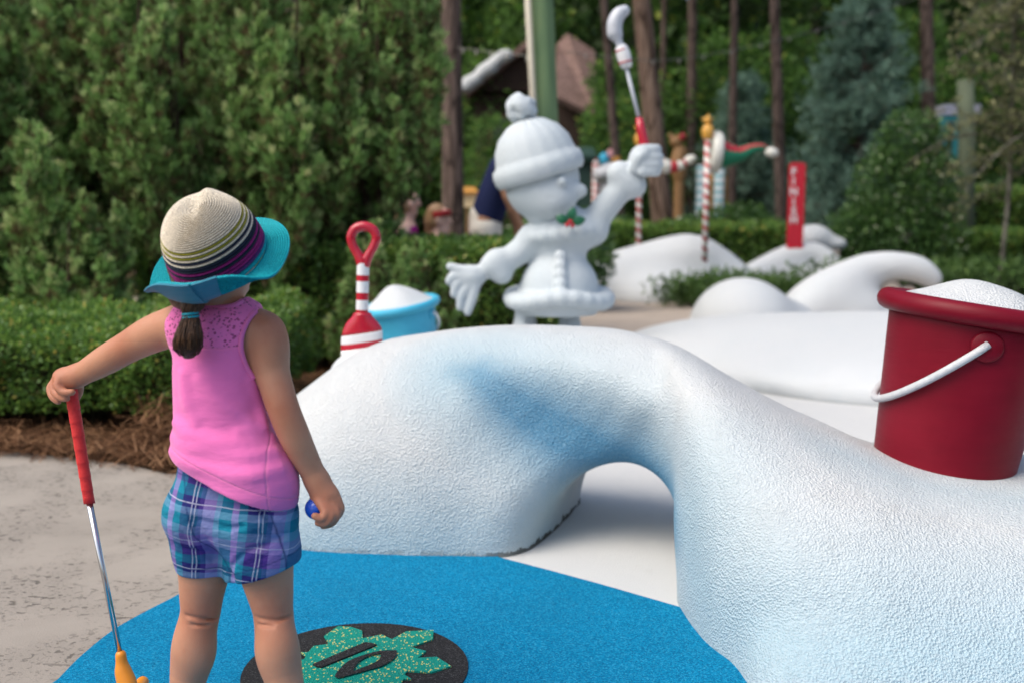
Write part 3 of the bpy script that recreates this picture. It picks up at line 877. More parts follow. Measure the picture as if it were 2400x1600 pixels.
# hem: lower at the right
a, b = P(398, 1056, 1.86), P(672, 1170, 1.86)
nrm = A(-(b - a)[2], 0.0, (b - a)[0]); nrm = -nrm / np.linalg.norm(nrm)
sv.half(a, nrm + A(0, 0.05, 0))
V, F = sv.mesh(); V = relax(V, F, 2)
me = mesh_np('pink_top', V, F)
yz = P(500, 815, 1.80)[2]
attr(me, 'yoke', ((V[:, 2] > yz - 0.012 * np.clip((V[:, 0] + 0.56) / 0.1, -1, 1) * 0) & (V[:, 1] < 1.86)).astype(float))
hd = -((V - a) @ nrm)
px_x = 1200 + FPX * V[:, 0] / (V[:, 1] * math.cos(PITCH) + (CAM_H - V[:, 2]) * math.sin(PITCH))
seam = np.clip(1 - np.abs(hd - 0.022) / 0.0026, 0, 1)
seam = np.maximum(seam, np.clip(1 - np.abs(V[:, 2] - yz) / 0.003, 0, 1) * 0.8)
xs_ = np.interp(V[:, 2], [P(640, 1160, 1.8)[2], P(628, 1020, 1.8)[2], P(592, 880, 1.8)[2]], [P(636, 1160, 1.8)[0], P(626, 1020, 1.8)[0], P(590, 880, 1.8)[0]])
seam = np.maximum(seam, np.clip(1 - np.abs(V[:, 0] - xs_) / 0.0028, 0, 1) * (V[:, 1] < 1.9) * (V[:, 2] < yz - 0.05))
attr(me, 'seam', seam)
top = add('pink_top', me, M_PINK, girl)
# ribbed binding round armholes and neck: follows the cut edge of the top
def snap(pts, off=0.0):
    out = []
    for p in pts:
        p = np.asarray(p)
        dd = (V[:, 0] - p[0]) ** 2 + (V[:, 2] - p[2]) ** 2 + 0.15 * (V[:, 1] - p[1]) ** 2 + (V[:, 1] > 1.885) * 1.0
        out.append(V[np.argmin(dd)])
    return out
m = N('pink_rib'); c = m.mix(m.noise(40, 3), (0.74, 0.15, 0.40), (0.82, 0.20, 0.47))
M_RIB = m.set(c, 0.85, m.bump(m.noise(420, 2), 0.5, 0.003), spec=0.2, sheen=0.25)
arm_r = snap([P(x, y, 1.80) for x, y in ((612, 728), (588, 738), (570, 760), (561, 790), (562, 822), (573, 850), (592, 872), (606, 882))])
arm_r = spline([np.mean(arm_r[max(0, i - 1):i + 2], 0) if 0 < i < len(arm_r) - 1 else arm_r[i] for i in range(len(arm_r))], 6)
nk = snap([P(x, y, 1.82) for x, y in ((470, 704), (490, 714), (520, 720), (548, 715), (566, 703))])
nk = spline(nk, 6)
for pts in (arm_r, nk):
    tv, tf = tube(pts, 0.0052, 10)
    cc = np.mean(pts, 0)
    add('ribbed_binding', mesh_np('ribbed_binding', tv, tf), M_RIB, top)

# plaid shorts ----------------------------------------------------------
m = N('plaid_cotton')
wv = m.n('TexCoord'); mp = m.n('Mapping'); mp.inputs['Rotation'].default_value = (0, R(-7), 0)
m.l(wv.outputs['Object'], mp.inputs[0])
ns = m.n('TexNoise'); ns.inputs['Scale'].default_value = 11; m.l(mp.outputs[0], ns.inputs['Vector'])
vs = m.n('VectorMath'); vs.operation = 'SCALE'; vs.inputs['Scale'].default_value = 0.016; m.l(ns.outputs['Color'], vs.inputs[0])
va = m.n('VectorMath'); va.operation = 'ADD'; m.l(mp.outputs[0], va.inputs[0]); m.l(vs.outputs[0], va.inputs[1])
xyz = m.sep(va.outputs[0])
NAVY, PURP, LAV, TEAL, SKYB = (0.018, 0.012, 0.12), (0.085, 0.03, 0.24), (0.34, 0.23, 0.55), (0.006, 0.22, 0.31), (0.20, 0.36, 0.55)
fx = m.math('FRACT', m.math('ADD', m.math('MULTIPLY', xyz[0], 1 / 0.125), 0.20))
fz_ = m.math('FRACT', m.math('ADD', m.math('MULTIPLY', xyz[2], 1 / 0.138), 0.38))
stx = m.ramp(fx, [(0.0, NAVY), (0.17, PURP), (0.24, LAV), (0.42, SKYB), (0.50, TEAL), (0.68, LAV), (0.78, TEAL), (0.90, NAVY)], 'CONSTANT')
stz = m.ramp(fz_, [(0.0, PURP), (0.18, LAV), (0.34, SKYB), (0.46, TEAL), (0.62, SKYB), (0.72, NAVY), (0.86, TEAL)], 'CONSTANT')
c = m.mix(0.42, stx, stz)
def line(f, centre, wd):
    return m.math('LESS_THAN', m.math('ABSOLUTE', m.math('SUBTRACT', f, centre)), wd)
ln = m.math('MAXIMUM', m.math('MAXIMUM', line(fx, 0.06, 0.009), line(fx, 0.115, 0.009)), m.math('MAXIMUM', line(fz_, 0.78, 0.008), line(fz_, 0.25, 0.006)))
c = m.mix(m.math('MULTIPLY', ln, 0.55), c, (0.62, 0.62, 0.75))
weave = m.noise(700, 2)
c = m.mix(m.math('MULTIPLY', weave, 0.35), c, (0.02, 0.05, 0.16))
c = m.mix(m.math('MULTIPLY', m.attr('stitch'), 0.8), c, (0.01, 0.03, 0.12))
wr = m.noise(26, 3, m.co((1.0, 1.0, 2.2)))
M_PLAID = m.set(c, 0.85, m.bump(m.math('ADD', m.math('MULTIPLY', weave, 0.1), wr), 0.55, 0.012), spec=0.15)
pv = Vol((-0.74, 1.70, 0.30), (-0.36, 2.05, 0.66), 0.0028)
pv.chain([P(528, 1075, 1.865), P(535, 1150, 1.865), P(540, 1200, 1.865)], [0.064, 0.074, 0.082], 0.02, (XA, 1.36))
pv.ell(P(600, 1208, 1.840), (0.074, 0.066, 0.066), 0.03)
pv.ell(P(470, 1202, 1.845), (0.065, 0.063, 0.060), 0.03)
def pant(pts, rs, pl, n, inner):
    n = np.asarray(n, float) / np.linalg.norm(n)
    for i in range(len(pts) - 1):
        a_, b_ = pts[i], pts[i + 1]; ba = b_ - a_; L = ba @ ba
        def f(X, Y, Z, a_=a_, ba=ba, L=L, r1=rs[i], r2=rs[i + 1]):
            px, py, pz = X - a_[0], Y - a_[1], Z - a_[2]
            t = np.clip((px * ba[0] + py * ba[1] + pz * ba[2]) / L, 0, 1.0)
            q = np.sqrt((px - t * ba[0]) ** 2 + ((py - t * ba[1])) ** 2 + (pz - t * ba[2]) ** 2) - (r1 + (r2 - r1) * t)
            return np.maximum(q, (X - pl[0]) * n[0] + (Y - pl[1]) * n[1] + (Z - pl[2]) * n[2])
        pv.op(f, np.minimum(a_, b_) - 0.1, np.maximum(a_, b_) + 0.1, 0.02)
    pv.chain([pts[-1] + (pts[-2] - pts[-1]) * 0.50, pts[-1] + (pts[-1] - pts[-2]) * 0.4], [inner * 0.8, inner], 0.003, mode='s')
pant([P(598, 1210, 1.858), P(612, 1290, 1.856), P(618, 1390, 1.856)], [0.078, 0.0715, 0.070], P(612, 1333, 1.855), A(0.30, -0.05, -1), 0.063)
pant([P(465, 1210, 1.868), P(474, 1280, 1.874), P(480, 1390, 1.876)], [0.062, 0.054, 0.046], P(478, 1331, 1.875), A(-0.02, 0.05, -1), 0.037)
def surf_of(v_, x, y, d0=1.65):
    r_ = ray(x, y); r_ = r_ / np.linalg.norm(r_)
    for q in np.arange(d0, 2.1, 0.002):
        p = EYE + r_ * q; ii = np.round((p - v_.lo) / v_.h).astype(int)
        if (ii >= 0).all() and (ii < v_.n).all() and v_.d[tuple(ii)] < 0: return p
    return P(x, y, 1.8)
pv.chain([surf_of(pv, x, y) for x, y in ((452, 1215), (478, 1262), (505, 1300), (526, 1335), (531, 1350))], [0.001, 0.004, 0.007, 0.012, 0.015], 0.018, mode='s')
for pts, rr_ in (([(540, 1330), (580, 1290), (640, 1270)], 0.0022), ([(600, 1250), (640, 1262), (670, 1255)], 0.002), ([(500, 1310), (470, 1290), (430, 1282)], 0.002), ([(470, 1215), (520, 1235), (570, 1232)], 0.004), ([(610, 1190), (640, 1230), (668, 1250)], 0.004), ([(405, 1190), (420, 1235), (440, 1270)], 0.004)):
    pv.chain([surf_of(pv, x, y) for x, y in pts], [rr_ * 0.3, rr_, rr_ * 0.3], 0.010, mode='s')
V, F = pv.mesh(); V = relax(V, F, 2)
me = mesh_np('plaid_shorts', V, F)
n_r = A(0.30, -0.05, -1) / np.linalg.norm(A(0.30, -0.05, -1)); n_l = A(-0.02, 0.05, -1) / np.linalg.norm(A(-0.02, 0.05, -1))
dr = -((V - P(612, 1333, 1.855)) @ n_r); dl = -((V - P(478, 1331, 1.875)) @ n_l)
xm = P(530, 1300, 1.83)[0]
st = np.where(V[:, 0] > xm, np.clip(1 - np.abs(dr - 0.020) / 0.0024, 0, 1), np.clip(1 - np.abs(dl - 0.020) / 0.0024, 0, 1))
xs_ = np.interp(V[:, 2], [P(530, 1340, 1.8)[2], P(470, 1250, 1.8)[2], P(428, 1120, 1.8)[2]], [P(530, 1340, 1.8)[0], P(462, 1250, 1.8)[0], P(424, 1120, 1.8)[0]])
st = np.maximum(st, np.clip(1 - np.abs(V[:, 0] - xs_) / 0.0026, 0, 1) * (V[:, 1] < 1.87))
xs_ = np.interp(V[:, 2], [P(662, 1310, 1.8)[2], P(630, 1170, 1.8)[2]], [P(668, 1310, 1.8)[0], P(630, 1170, 1.8)[0]])
st = np.maximum(st, np.clip(1 - np.abs(V[:, 0] - xs_) / 0.0026, 0, 1) * (V[:, 1] < 1.87))
wz = np.interp(V[:, 0], [P(395, 1, 1.8)[0], P(520, 1, 1.8)[0]], [P(395, 1118, 1.8)[2], P(520, 1142, 1.8)[2]])
st = np.maximum(st, np.clip(1 - np.abs(V[:, 2] - wz) / 0.0024, 0, 1) * (V[:, 1] < 1.87))
attr(me, 'stitch', st)
add('plaid_shorts', me, M_PLAID, girl)

# hair -------------------------------------------------------------------
m = N('brown_hair')
nz = m.noise(1.0, 4, m.co((260, 260, 18)))
M_HAIR = m.set(m.ramp(nz, [(0.3, (0.030, 0.012, 0.005)), (0.7, (0.17, 0.082, 0.038))]), 0.42, m.bump(nz, 0.4, 0.003), spec=0.5)
hv = Vol(hc - A(0.12, 0.16, 0.13), hc + A(0.12, 0.13, 0.13), 0.0035)
hv.ell(hc + A(-0.003, -0.006, 0.004), (0.076, 0.088, 0.096), 0, (0, 0, R(-20)))
hv.ell(hc + A(-0.035, -0.055, -0.07), (0.032, 0.028, 0.026), 0.02)
hv.ell(hc + face * 0.09 + A(0, 0, -0.04), (0.06, 0.06, 0.075), 0.01, mode='s')
hv.ell(hc + A(0.035, -0.01, -0.085), (0.06, 0.10, 0.035), 0.015, mode='s')
V, F = hv.mesh(); hair = add('hair', mesh_np('hair', relax(V, F, 2), F), M_HAIR, girl)
pc = [P(466, 676, 1.79), P(458, 700, 1.772), P(450, 722, 1.765), P(447, 738, 1.762), P(445, 758, 1.758), P(441, 790, 1.755), P(441, 815, 1.758), P(443, 836, 1.762)]
pr = [0.018, 0.0205, 0.0165, 0.0105, 0.0155, 0.023, 0.0225, 0.012]
parts = []
cs = spline(pc, 5); rs = np.interp(np.linspace(0, len(pc) - 1, len(cs)), np.arange(len(pc)), pr)
parts.append(tube(cs, rs * 0.82, 14))
r2 = np.random.default_rng(3)
for i in range(320):
    a_ = r2.uniform(0, 2 * math.pi); q = math.sqrt(r2.uniform(0.6, 1.25)); tw = r2.normal(0, 0.5); end = r2.uniform(0.80, 1.04)
    pts = []
    n_ = int(len(cs) * min(end, 1))
    for j in range(0, n_, 2):
        ang = a_ + tw * j / len(cs)
        pts.append(cs[j] + rs[j] * q * 1.03 * A(math.cos(ang), math.sin(ang), 0.05 * math.sin(3 * ang)) + (A(r2.normal(0, .0008), r2.normal(0, .0008), 0)))
    if len(pts) > 3:
        parts.append(tube(pts, list(np.linspace(0.0016, 0.0005, len(pts))), 3, False))
V, F = merge(parts)
pony = add('ponytail', mesh_np('ponytail', V, F), M_HAIR, hair)
m_tie = simple('teal_elastic', (0.0, 0.28, 0.36), 0.5)
parts = []
for dz in (-0.0035, 0.0025):
    c = pc[3] + A(0, 0, dz)
    parts.append(tube([c + 0.0135 * A(math.cos(q), math.sin(q), 0.12 * math.cos(q)) for q in np.linspace(0, 2 * math.pi, 22)], 0.0026, 8, False))
add('hair_tie', mesh_np('hair_tie', *merge(parts)), m_tie, hair)

# straw hat -----------------------------------------------------------------
def mat_straw(name, col, dark=0.55):
    m = N(name)
    v = m.voro(420); nz = m.noise(30, 4)
    c = m.mix(m.ramp(v, [(0.2, (0, 0, 0)), (0.7, (1, 1, 1))]), col, tuple(x * dark for x in col))
    c = m.mix(m.math('MULTIPLY', nz, 0.25), c, tuple(x * 0.8 for x in col))
    return m.set(c, 0.7, m.bump(v, 0.6, 0.0025), spec=0.3)
ST = [mat_straw('natural_straw', (0.82, 0.74, 0.60), 0.62), mat_straw('olive_straw', (0.30, 0.29, 0.02)), mat_straw('navy_straw', (0.012, 0.02, 0.05)),
      mat_straw('magenta_straw', (0.36, 0.015, 0.20)), mat_straw('turquoise_straw', (0.0, 0.42, 0.50), 0.7), mat_straw('purple_straw', (0.13, 0.03, 0.20)), mat_straw('groove_shade_straw', (0.34, 0.27, 0.17))]
hz = A(-math.sin(R(14)) * math.cos(R(37)), -math.sin(R(37)), math.cos(R(14)) * math.cos(R(37)))
HM = frame(P(514, 605, 1.84), hz, (1, 0, 0.15))
RC, HC, RB = 0.0915, 0.122, 0.135
hat = bpy.data.objects.new('straw_hat', None); hat.empty_display_size = 0.05
COL.objects.link(hat); hat.location = HM[:3, 3]; hat.parent = girl; hat.matrix_parent_inverse = Matrix.Translation(-girl.location)
hat['label'] = 'natural straw hat with olive, navy and magenta stripes and turquoise brim'
def crown_pt(s, th, off=0.0):
    """s 0 at the top centre .. 1 at the base"""
    a_ = s * math.pi / 2
    e = 0.80
    r = (RC + off) * (math.sin(a_) ** e); z = (HC + off) * (max(math.cos(a_), 0) ** 0.78)
    x, y = r * math.cos(th) * 0.97, r * math.sin(th) * 1.06
    z += 0.010 * math.exp(-((x - 0.022) / 0.016) ** 2 - ((y - 0.035) / 0.03) ** 2) - 0.012 * math.exp(-((x + 0.002) / 0.018) ** 2 - ((y - 0.0) / 0.04) ** 2) * 1.0
    z -= 0.006 * math.exp(-((x + 0.02) / 0.03) ** 2 - ((y + 0.05) / 0.02) ** 2)
    w_ = 0.0022 * math.sin(3 * th + 1) * s
    return A(x + w_ * math.cos(th), y + w_ * math.sin(th), z)
def brim_pt(t, th, off=0.0):
    back = math.exp(-((((th + math.pi / 2 + 0.12 + math.pi) % (2 * math.pi)) - math.pi) / 0.92) ** 4)
    x = y = 0.0
    r, z = RC, 0.0
    n_ = 8
    for i in range(n_):
        u = t * (i + 0.5) / n_
        ph = R(-16) + R(14) * math.cos(2 * th) * 0.6 + back * (R(20) + R(78) * min(1, u * 2.4)) 
        r += math.cos(ph) * t * (RB - RC) / n_ * (1 + 0.65 * back); z += math.sin(ph) * t * (RB - RC) / n_ * (1 + 0.65 * back)
    q = A(r * math.cos(th) * 0.99, r * math.sin(th) * 1.04, z)
    if off:
        q = q + off * A(math.cos(th) * math.sin(ph), math.sin(th) * math.sin(ph), -math.cos(ph))
    return q
def rows(fn, n, seg, colour, thick=0.0026):
    V, F, MI = [], [], []
    for i in range(n):
        for q, of in ((0.0, -thick * 1.9), (0.22, thick * 0.2), (0.55, thick * 0.8), (0.84, thick * 0.2)):
            for j in range(seg):
                V.append(fn((i + q) / n, 2 * math.pi * j / seg, of))
    nr_ = n * 4
    for i in range(nr_ - 1):
        for j in range(seg):
            k = (j + 1) % seg
            F.append((i * seg + j, (i + 1) * seg + j, (i + 1) * seg + k, i * seg + k)); MI.append(6 if (i % 4 == 3 and colour(i // 4) == 0) else colour(i // 4))  # seams between natural straw braids coloured darker, painting shade into the grooves
    return np.array(V), F, MI
S_, O_, NV, MG, TQ, PU = range(6)
nrow = 34
base_cols = [TQ, PU, MG, MG, NV, MG, NV, NV, S_, NV, S_, O_, S_, O_]
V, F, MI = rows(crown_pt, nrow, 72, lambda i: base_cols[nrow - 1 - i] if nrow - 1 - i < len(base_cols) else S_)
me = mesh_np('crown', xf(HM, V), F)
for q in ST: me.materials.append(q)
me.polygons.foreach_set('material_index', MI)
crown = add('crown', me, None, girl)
V, F, MI = rows(lambda t, th, of: brim_pt(t, th, -of), 10, 96, lambda i: TQ)
V2, F2, _ = rows(lambda t, th, of: brim_pt(t, th, of + 0.0022), 10, 96, lambda i: TQ)
n0 = len(V)
FF = F + [tuple(i + n0 for i in f[::-1]) for f in F2]
e = 39 * 96
FF += [(e + j, n0 + e + j, n0 + e + (j + 1) % 96, e + (j + 1) % 96) for j in range(96)]
me = mesh_np('brim', xf(HM, np.concatenate([V, V2])), FF)
brim = add('brim', me, ST[4], girl)
for o_ in (crown, brim):
    o_.parent = hat; o_.matrix_parent_inverse = Matrix.Translation(-Vector(HM[:3, 3]))
m = N('teal_ribbon'); M_BOW = m.set(m.mix(m.noise(60, 3), (0.0, 0.14, 0.22), (0.0, 0.19, 0.28)), 0.6, m.bump(m.noise(500, 2), 0.3, 0.002), spec=0.3, sheen=0.2)
def ribbon(th0, th1, t0, t1, o0, o1, skew=0.0):
    V, n_ = [], 10
    for side_ in (0, 1):
        for i in range(n_ + 1):
            for j in range(n_ + 1):
                u, v_ = i / n_, j / n_
                th = th0 + (th1 - th0) * u + skew * (v_ - 0.5)
                of = (o0 + (o1 - o0) * u) + 0.0015 * math.sin(v_ * 3) - side_ * 0.004
                V.append(brim_pt(t0 + (t1 - t0) * v_, th, 0.004 + of))
    F, s_ = [], (n_ + 1)
    for i in range(n_):
        for j in range(n_):
            a_ = i * s_ + j
            F.append((a_, a_ + 1, a_ + s_ + 1, a_ + s_)); b_ = a_ + s_ * s_
            F.append((b_, b_ + s_, b_ + s_ + 1, b_ + 1))
    q = s_ * s_
    for i in range(n_):
        F += [(i * s_, (i + 1) * s_, q + (i + 1) * s_, q + i * s_), (i * s_ + n_, q + i * s_ + n_, q + (i + 1) * s_ + n_, (i + 1) * s_ + n_),
              (i, q + i, q + i + 1, i + 1), (n_ * s_ + i, n_ * s_ + i + 1, q + n_ * s_ + i + 1, q + n_ * s_ + i)]
    return np.array(V), F
bp = [ribbon(-2.48, -2.20, 0.0, 1.05, 0.0, 0.004, -0.08), ribbon(-2.24, -1.66, -0.04, 1.10, 0.007, 0.007), ribbon(-1.70, -1.36, 0.0, 1.04, 0.004, 0.0, 0.12)]
V, F = merge(bp)
bow = add('ribbon_bow', mesh_np('ribbon_bow', xf(HM, V), F), M_BOW, girl)
bow.parent = hat; bow.matrix_parent_inverse = Matrix.Translation(-Vector(HM[:3, 3]))
for f in bow.data.polygons: f.use_smooth = False

# ------------------------------------------------------------------ putter and ball
put = thing('putter', (G(300, 1655)[0], 2.05, 0.01), 'child size putter with red grip, steel shaft and orange head held by the child', 'putter')
m = N('red_wrapped_grip')
M_GRIP = m.set(m.mix(m.noise(300, 2), (0.60, 0.015, 0.02), (0.80, 0.05, 0.045)), 0.55, m.bump(m.voro(420), 0.5, 0.002), spec=0.4)
g0, g1 = P(163, 893, 2.045), P(210, 1181, 2.045)
pts, rr = [], []
nw = 9
for i in range(nw):
    for q, r_ in ((0.0, 0.0122), (0.05, 0.0115), (0.5, 0.0118), (0.95, 0.0122)):
        t = (i + q) / nw
        pts.append(g0 + (g1 - g0) * t + A(0, 0, 0)); rr.append(r_ * (1.08 - 0.14 * t))
gv, gf = tube(pts, rr, 20)
dirv = (g1 - g0) / np.linalg.norm(g1 - g0)
gv = gv + dirv * (0.0035 * np.sin(np.arctan2(gv[:, 1] - np.mean(gv[:, 1]), gv[:, 0] - (g0[0] + (gv[:, 2] - g0[2]) / (g1[2] - g0[2]) * (g1[0] - g0[0])))))[:, None]
add('grip', mesh_np('grip', gv, gf), M_GRIP, put)
M_STEEL = simple('brushed_steel', (0.55, 0.56, 0.58), 0.22, 0.06, metal=1.0)
s1 = P(284, 1545, 2.045)
add('shaft', mesh_np('shaft', *tube([g1 - dirv * 0.01, s1 + (s1 - g1) / np.linalg.norm(s1 - g1) * 0.02], [0.0066, 0.0055], 16)), M_STEEL, put)
M_ORANGE = simple('orange_plastic', (0.75, 0.26, 0.02), 0.4, 0.08)
pvv = Vol((s1[0] - 0.06, 1.93, 0.008), (s1[0] + 0.09, 2.17, 0.16), 0.003)
hb = P(302, 1640, 2.045)
pvv.chain([P(283, 1534, 2.045), P(286, 1560, 2.045), P(294, 1600, 2.045)], [0.0115, 0.0125, 0.0150], 0.01)
pvv.chain([P(290, 1575, 2.045), P(300, 1600, 2.04), A(hb[0] + 0.01, 2.03, 0.030), A(hb[0] + 0.012, 1.98, 0.027)], [0.012, 0.016, 0.0165, 0.015], 0.02)
pvv.chain([A(hb[0] + 0.008, 2.03, 0.030), A(hb[0] + 0.002, 2.12, 0.028)], [0.0165, 0.014], 0.02)
V, F = pvv.mesh(); add('putter_head', mesh_np('putter_head', relax(V, F, 2), F), M_ORANGE, put)

bc = P(741, 1190, 1.845)
V, F = [], []
m = N('blue_golf_ball')
dm = m.voro(330)
M_BALL = m.set(m.mix(m.noise(80, 3), (0.0, 0.055, 0.46), (0.01, 0.10, 0.60)), 0.25, m.bump(m.ramp(dm, [(0.1, (0, 0, 0)), (0.55, (1, 1, 1))]), 0.6, 0.0015), spec=0.5, coat=0.3)
V, F = lathe([(0.0001 + 0.0213 * math.sin(a_), -0.0213 * math.cos(a_)) for a_ in np.linspace(0, math.pi, 25)], 36, Matrix.Translation(Vector(bc)))
set_tags(add('golf_ball', mesh_np('golf_ball', V, F), M_BALL), 'shiny blue golf ball held in the child\'s hand', 'golf ball')

# ================================================================== BUCKETS, SHOVEL
def mat_paint(name, a, b, rough=0.35):
    m = N(name)
    n1 = m.noise(1.0, 4, m.co((6, 6, 30)))
    c = m.mix(n1, a, b)
    br = m.noise(1.0, 3, m.co((18, 18, 160)))
    dk = m.ramp(m.noise(22, 6, rough=0.7), [(0.62, (0, 0, 0)), (0.78, (1, 1, 1))])
    c = m.mix(m.math('MULTIPLY', m.ramp(m.noise(4, 5, rough=0.6), [(0.45, (0, 0, 0)), (0.75, (1, 1, 1))]), 0.3), c, tuple(min(1, v * 1.5 + 0.01) for v in b))
    c = m.mix(m.math('MULTIPLY', dk, 0.25), c, tuple(v * 0.45 for v in a))
    return m.set(c, m.math('ADD', rough, m.math('MULTIPLY', br, 0.2)), m.bump(br, 0.12, 0.003), spec=0.22)
M_REDP = mat_paint('worn_red_paint', (0.125, 0.0, 0.008), (0.175, 0.001, 0.012))
M_BLUEP = mat_paint('sky_blue_paint', (0.04, 0.34, 0.52), (0.07, 0.42, 0.60))
M_WPAINT = simple('white_paint', (0.72, 0.73, 0.74), 0.45, 0.06, 20, 0.15)
M_GREYW = simple('weathered_white_paint', (0.52, 0.53, 0.55), 0.5, 0.25, 60, 0.3)
M_RED = simple('bright_red_gloss', (0.44, 0.01, 0.03), 0.22, 0.12, 10, coat=0.3)

def bucket(name, base, axis, r0, r1, hgt, rim_r, mats, label, ear_th, bail_dir, heap, snow_mat, sink=0.05):
    """open pail standing on base, axis up; heap: (height, offset) of the snow in it"""
    mb, mr, mh = mats
    t = thing(name, base, label, 'bucket')
    M = frame(base, axis, (1, 0, 0))
    prof = [(r0 * 0.98, -sink), (r0, 0)] + [(r0 + (r1 - r0) * q, hgt * q) for q in np.linspace(0.1, 1, 10)] + [(r1 - 0.012, hgt), (r1 - 0.03, hgt - 0.05)]
    V, F = lathe(prof, 64, M)
    add('pail', mesh_np('pail', V, F), mb, t)
    ring = [(r1 + 0.008 + rim_r * math.cos(a), hgt + rim_r * 1.05 * math.sin(a)) for a in np.linspace(0, 2 * math.pi, 15)[:-1]]
    V, F = lathe(ring, 64, M, close=True)
    add('rim', mesh_np('rim', V, F), mr, t)
    # heaped snow
    seg, n = 56, 14
    V, F = [], []
    for i in range(n + 1):
        q = i / n
        rr = (r1 + 0.004) * q
        for j in range(seg):
            th = 2 * math.pi * j / seg
            x, y = rr * math.cos(th), rr * math.sin(th)
            e = (x - heap[1] * r1) / r1, (y - heap[2] * r1) / r1
            z = hgt + rim_r * 0.3 + heap[0] * max(0, 1 - (q ** 2.4)) * math.exp(-(e[0] ** 2 + e[1] ** 2) * 0.9) + 0.004 * math.sin(7 * x / r1 + 3) * math.cos(5 * y / r1)
            V.append((x, y, z))
    for i in range(n):
        for j in range(seg):
            k = (j + 1) % seg
            F.append((i * seg + j, (i + 1) * seg + j, (i + 1) * seg + k, i * seg + k))
    add('heaped_snow', mesh_np('heaped_snow', xf(M, np.array(V)), F), snow_mat, t)
    # ears and bail
    ze = hgt * 0.82; re = r0 + (r1 - r0) * 0.82
    ends = []
    for th in (ear_th, ear_th + math.pi):
        d = A(math.cos(th), math.sin(th), 0)
        c = d * (re - 0.006) + A(0, 0, ze)
        Me = M @ frame(c, d, (0, 0, 1))
        k = r1 / 0.22
        V, F = lathe([(0.040 * k, 0), (0.040 * k, 0.010 * k), (0.036 * k, 0.014 * k), (0.012 * k, 0.016 * k), (0.0001, 0.016 * k)], 28, Me)
        add('ear', mesh_np('ear', V, F), mb if name == 'red_bucket' else mr, t)
        ends.append(d * (re + 0.010 * k) + A(0, 0, ze + 0.008 * k))
    pts = []
    for q in np.linspace(0, 1, 33):
        th = ear_th + bail_dir * math.pi * q
        dr = math.sin(math.pi * q)
        k = r1 / 0.22
        z = ze + 0.008 - (hgt * 0.50) * dr
        sm = r0 + (r1 - r0) * 0.36 + 0.013 * k
        ca, sa = math.cos(math.pi * q) * (re + 0.014 * k), math.sin(math.pi * q) * sm * bail_dir
        pts.append(A(ca * math.cos(ear_th) - sa * math.sin(ear_th), ca * math.sin(ear_th) + sa * math.cos(ear_th), z))
    pts = [ends[0]] + pts[1:-1] + [ends[1]]
    V, F = tube([xf(M, p[None])[0] for p in pts], 0.0105 * r1 / 0.22, 12)
    add('bail_handle', mesh_np('bail_handle', V, F), mh, t)
    return t

rb = P(2210, 1078, 2.74)
bucket('red_bucket', rb, (math.sin(R(8.2)), -0.02, math.cos(R(8.2))), 0.186, 0.220, 0.425, 0.028, (M_REDP, M_REDP, M_GREYW),
       'large dark red bucket with white handle heaped with snow on the front mound', R(-103), -1, (0.078, 0.15, 0.1), SNOW, sink=0.10)
bb = P(962, 850, 5.05)
bucket('blue_bucket', bb, (math.sin(R(-9)), -0.10, math.cos(R(9))), 0.140, 0.178, 0.30, 0.020, (M_BLUEP, M_BLUEP, M_WPAINT),
       'small sky blue bucket with white handle heaped with snow behind the red shovel', R(-20), 1, (0.10, -0.1, 0.0), SNOW2, sink=0.10)

sp = P(848, 800, 3.62)
shv = thing('toy_shovel', P(845, 830, 3.62), 'giant red and white striped sand shovel stuck upright in the snow mound', 'shovel')
def cyl_band(a, b, r, mat, nm='band', seg=20, r2=None):
    add(nm, mesh_np(nm, *tube([a, b], [r, r if r2 is None else r2], seg, False)), mat, shv)
d_ = 3.62
# loop handle
loop = [P(851, 622, d_), P(841, 600, d_), P(828, 578, d_), P(823, 556, d_), P(833, 537, d_), P(853, 531, d_), P(873, 538, d_), P(882, 556, d_), P(877, 576, d_), P(863, 600, d_), P(853, 622, d_)]
lp = spline(loop, 5)
lr = np.interp(np.linspace(0, 1, len(lp)), [0, 0.15, 0.5, 0.85, 1], [0.022, 0.0165, 0.0185, 0.0165, 0.022])
add('loop_handle', mesh_np('loop_handle', *tube(lp, list(lr), 16)), M_RED, shv)
ys = [(606, 645, 0), (645, 659, 1), (659, 686, 0), (686, 703, 1), (703, 726, 0), (726, 738, 1)]
cyl_band(P(851, 606, d_), P(851, 618, d_), 0.0215, M_RED, 'loop_collar')
for y0, y1, red in ys:
    y0 = max(y0, 617)
    cyl_band(P(851 - (y0 - 617) * 0.02, y0, d_), P(851 - (y1 - 617) * 0.02, y1, d_), 0.0225, M_RED if red else M_WPAINT, 'shaft_band', r2=0.0228)
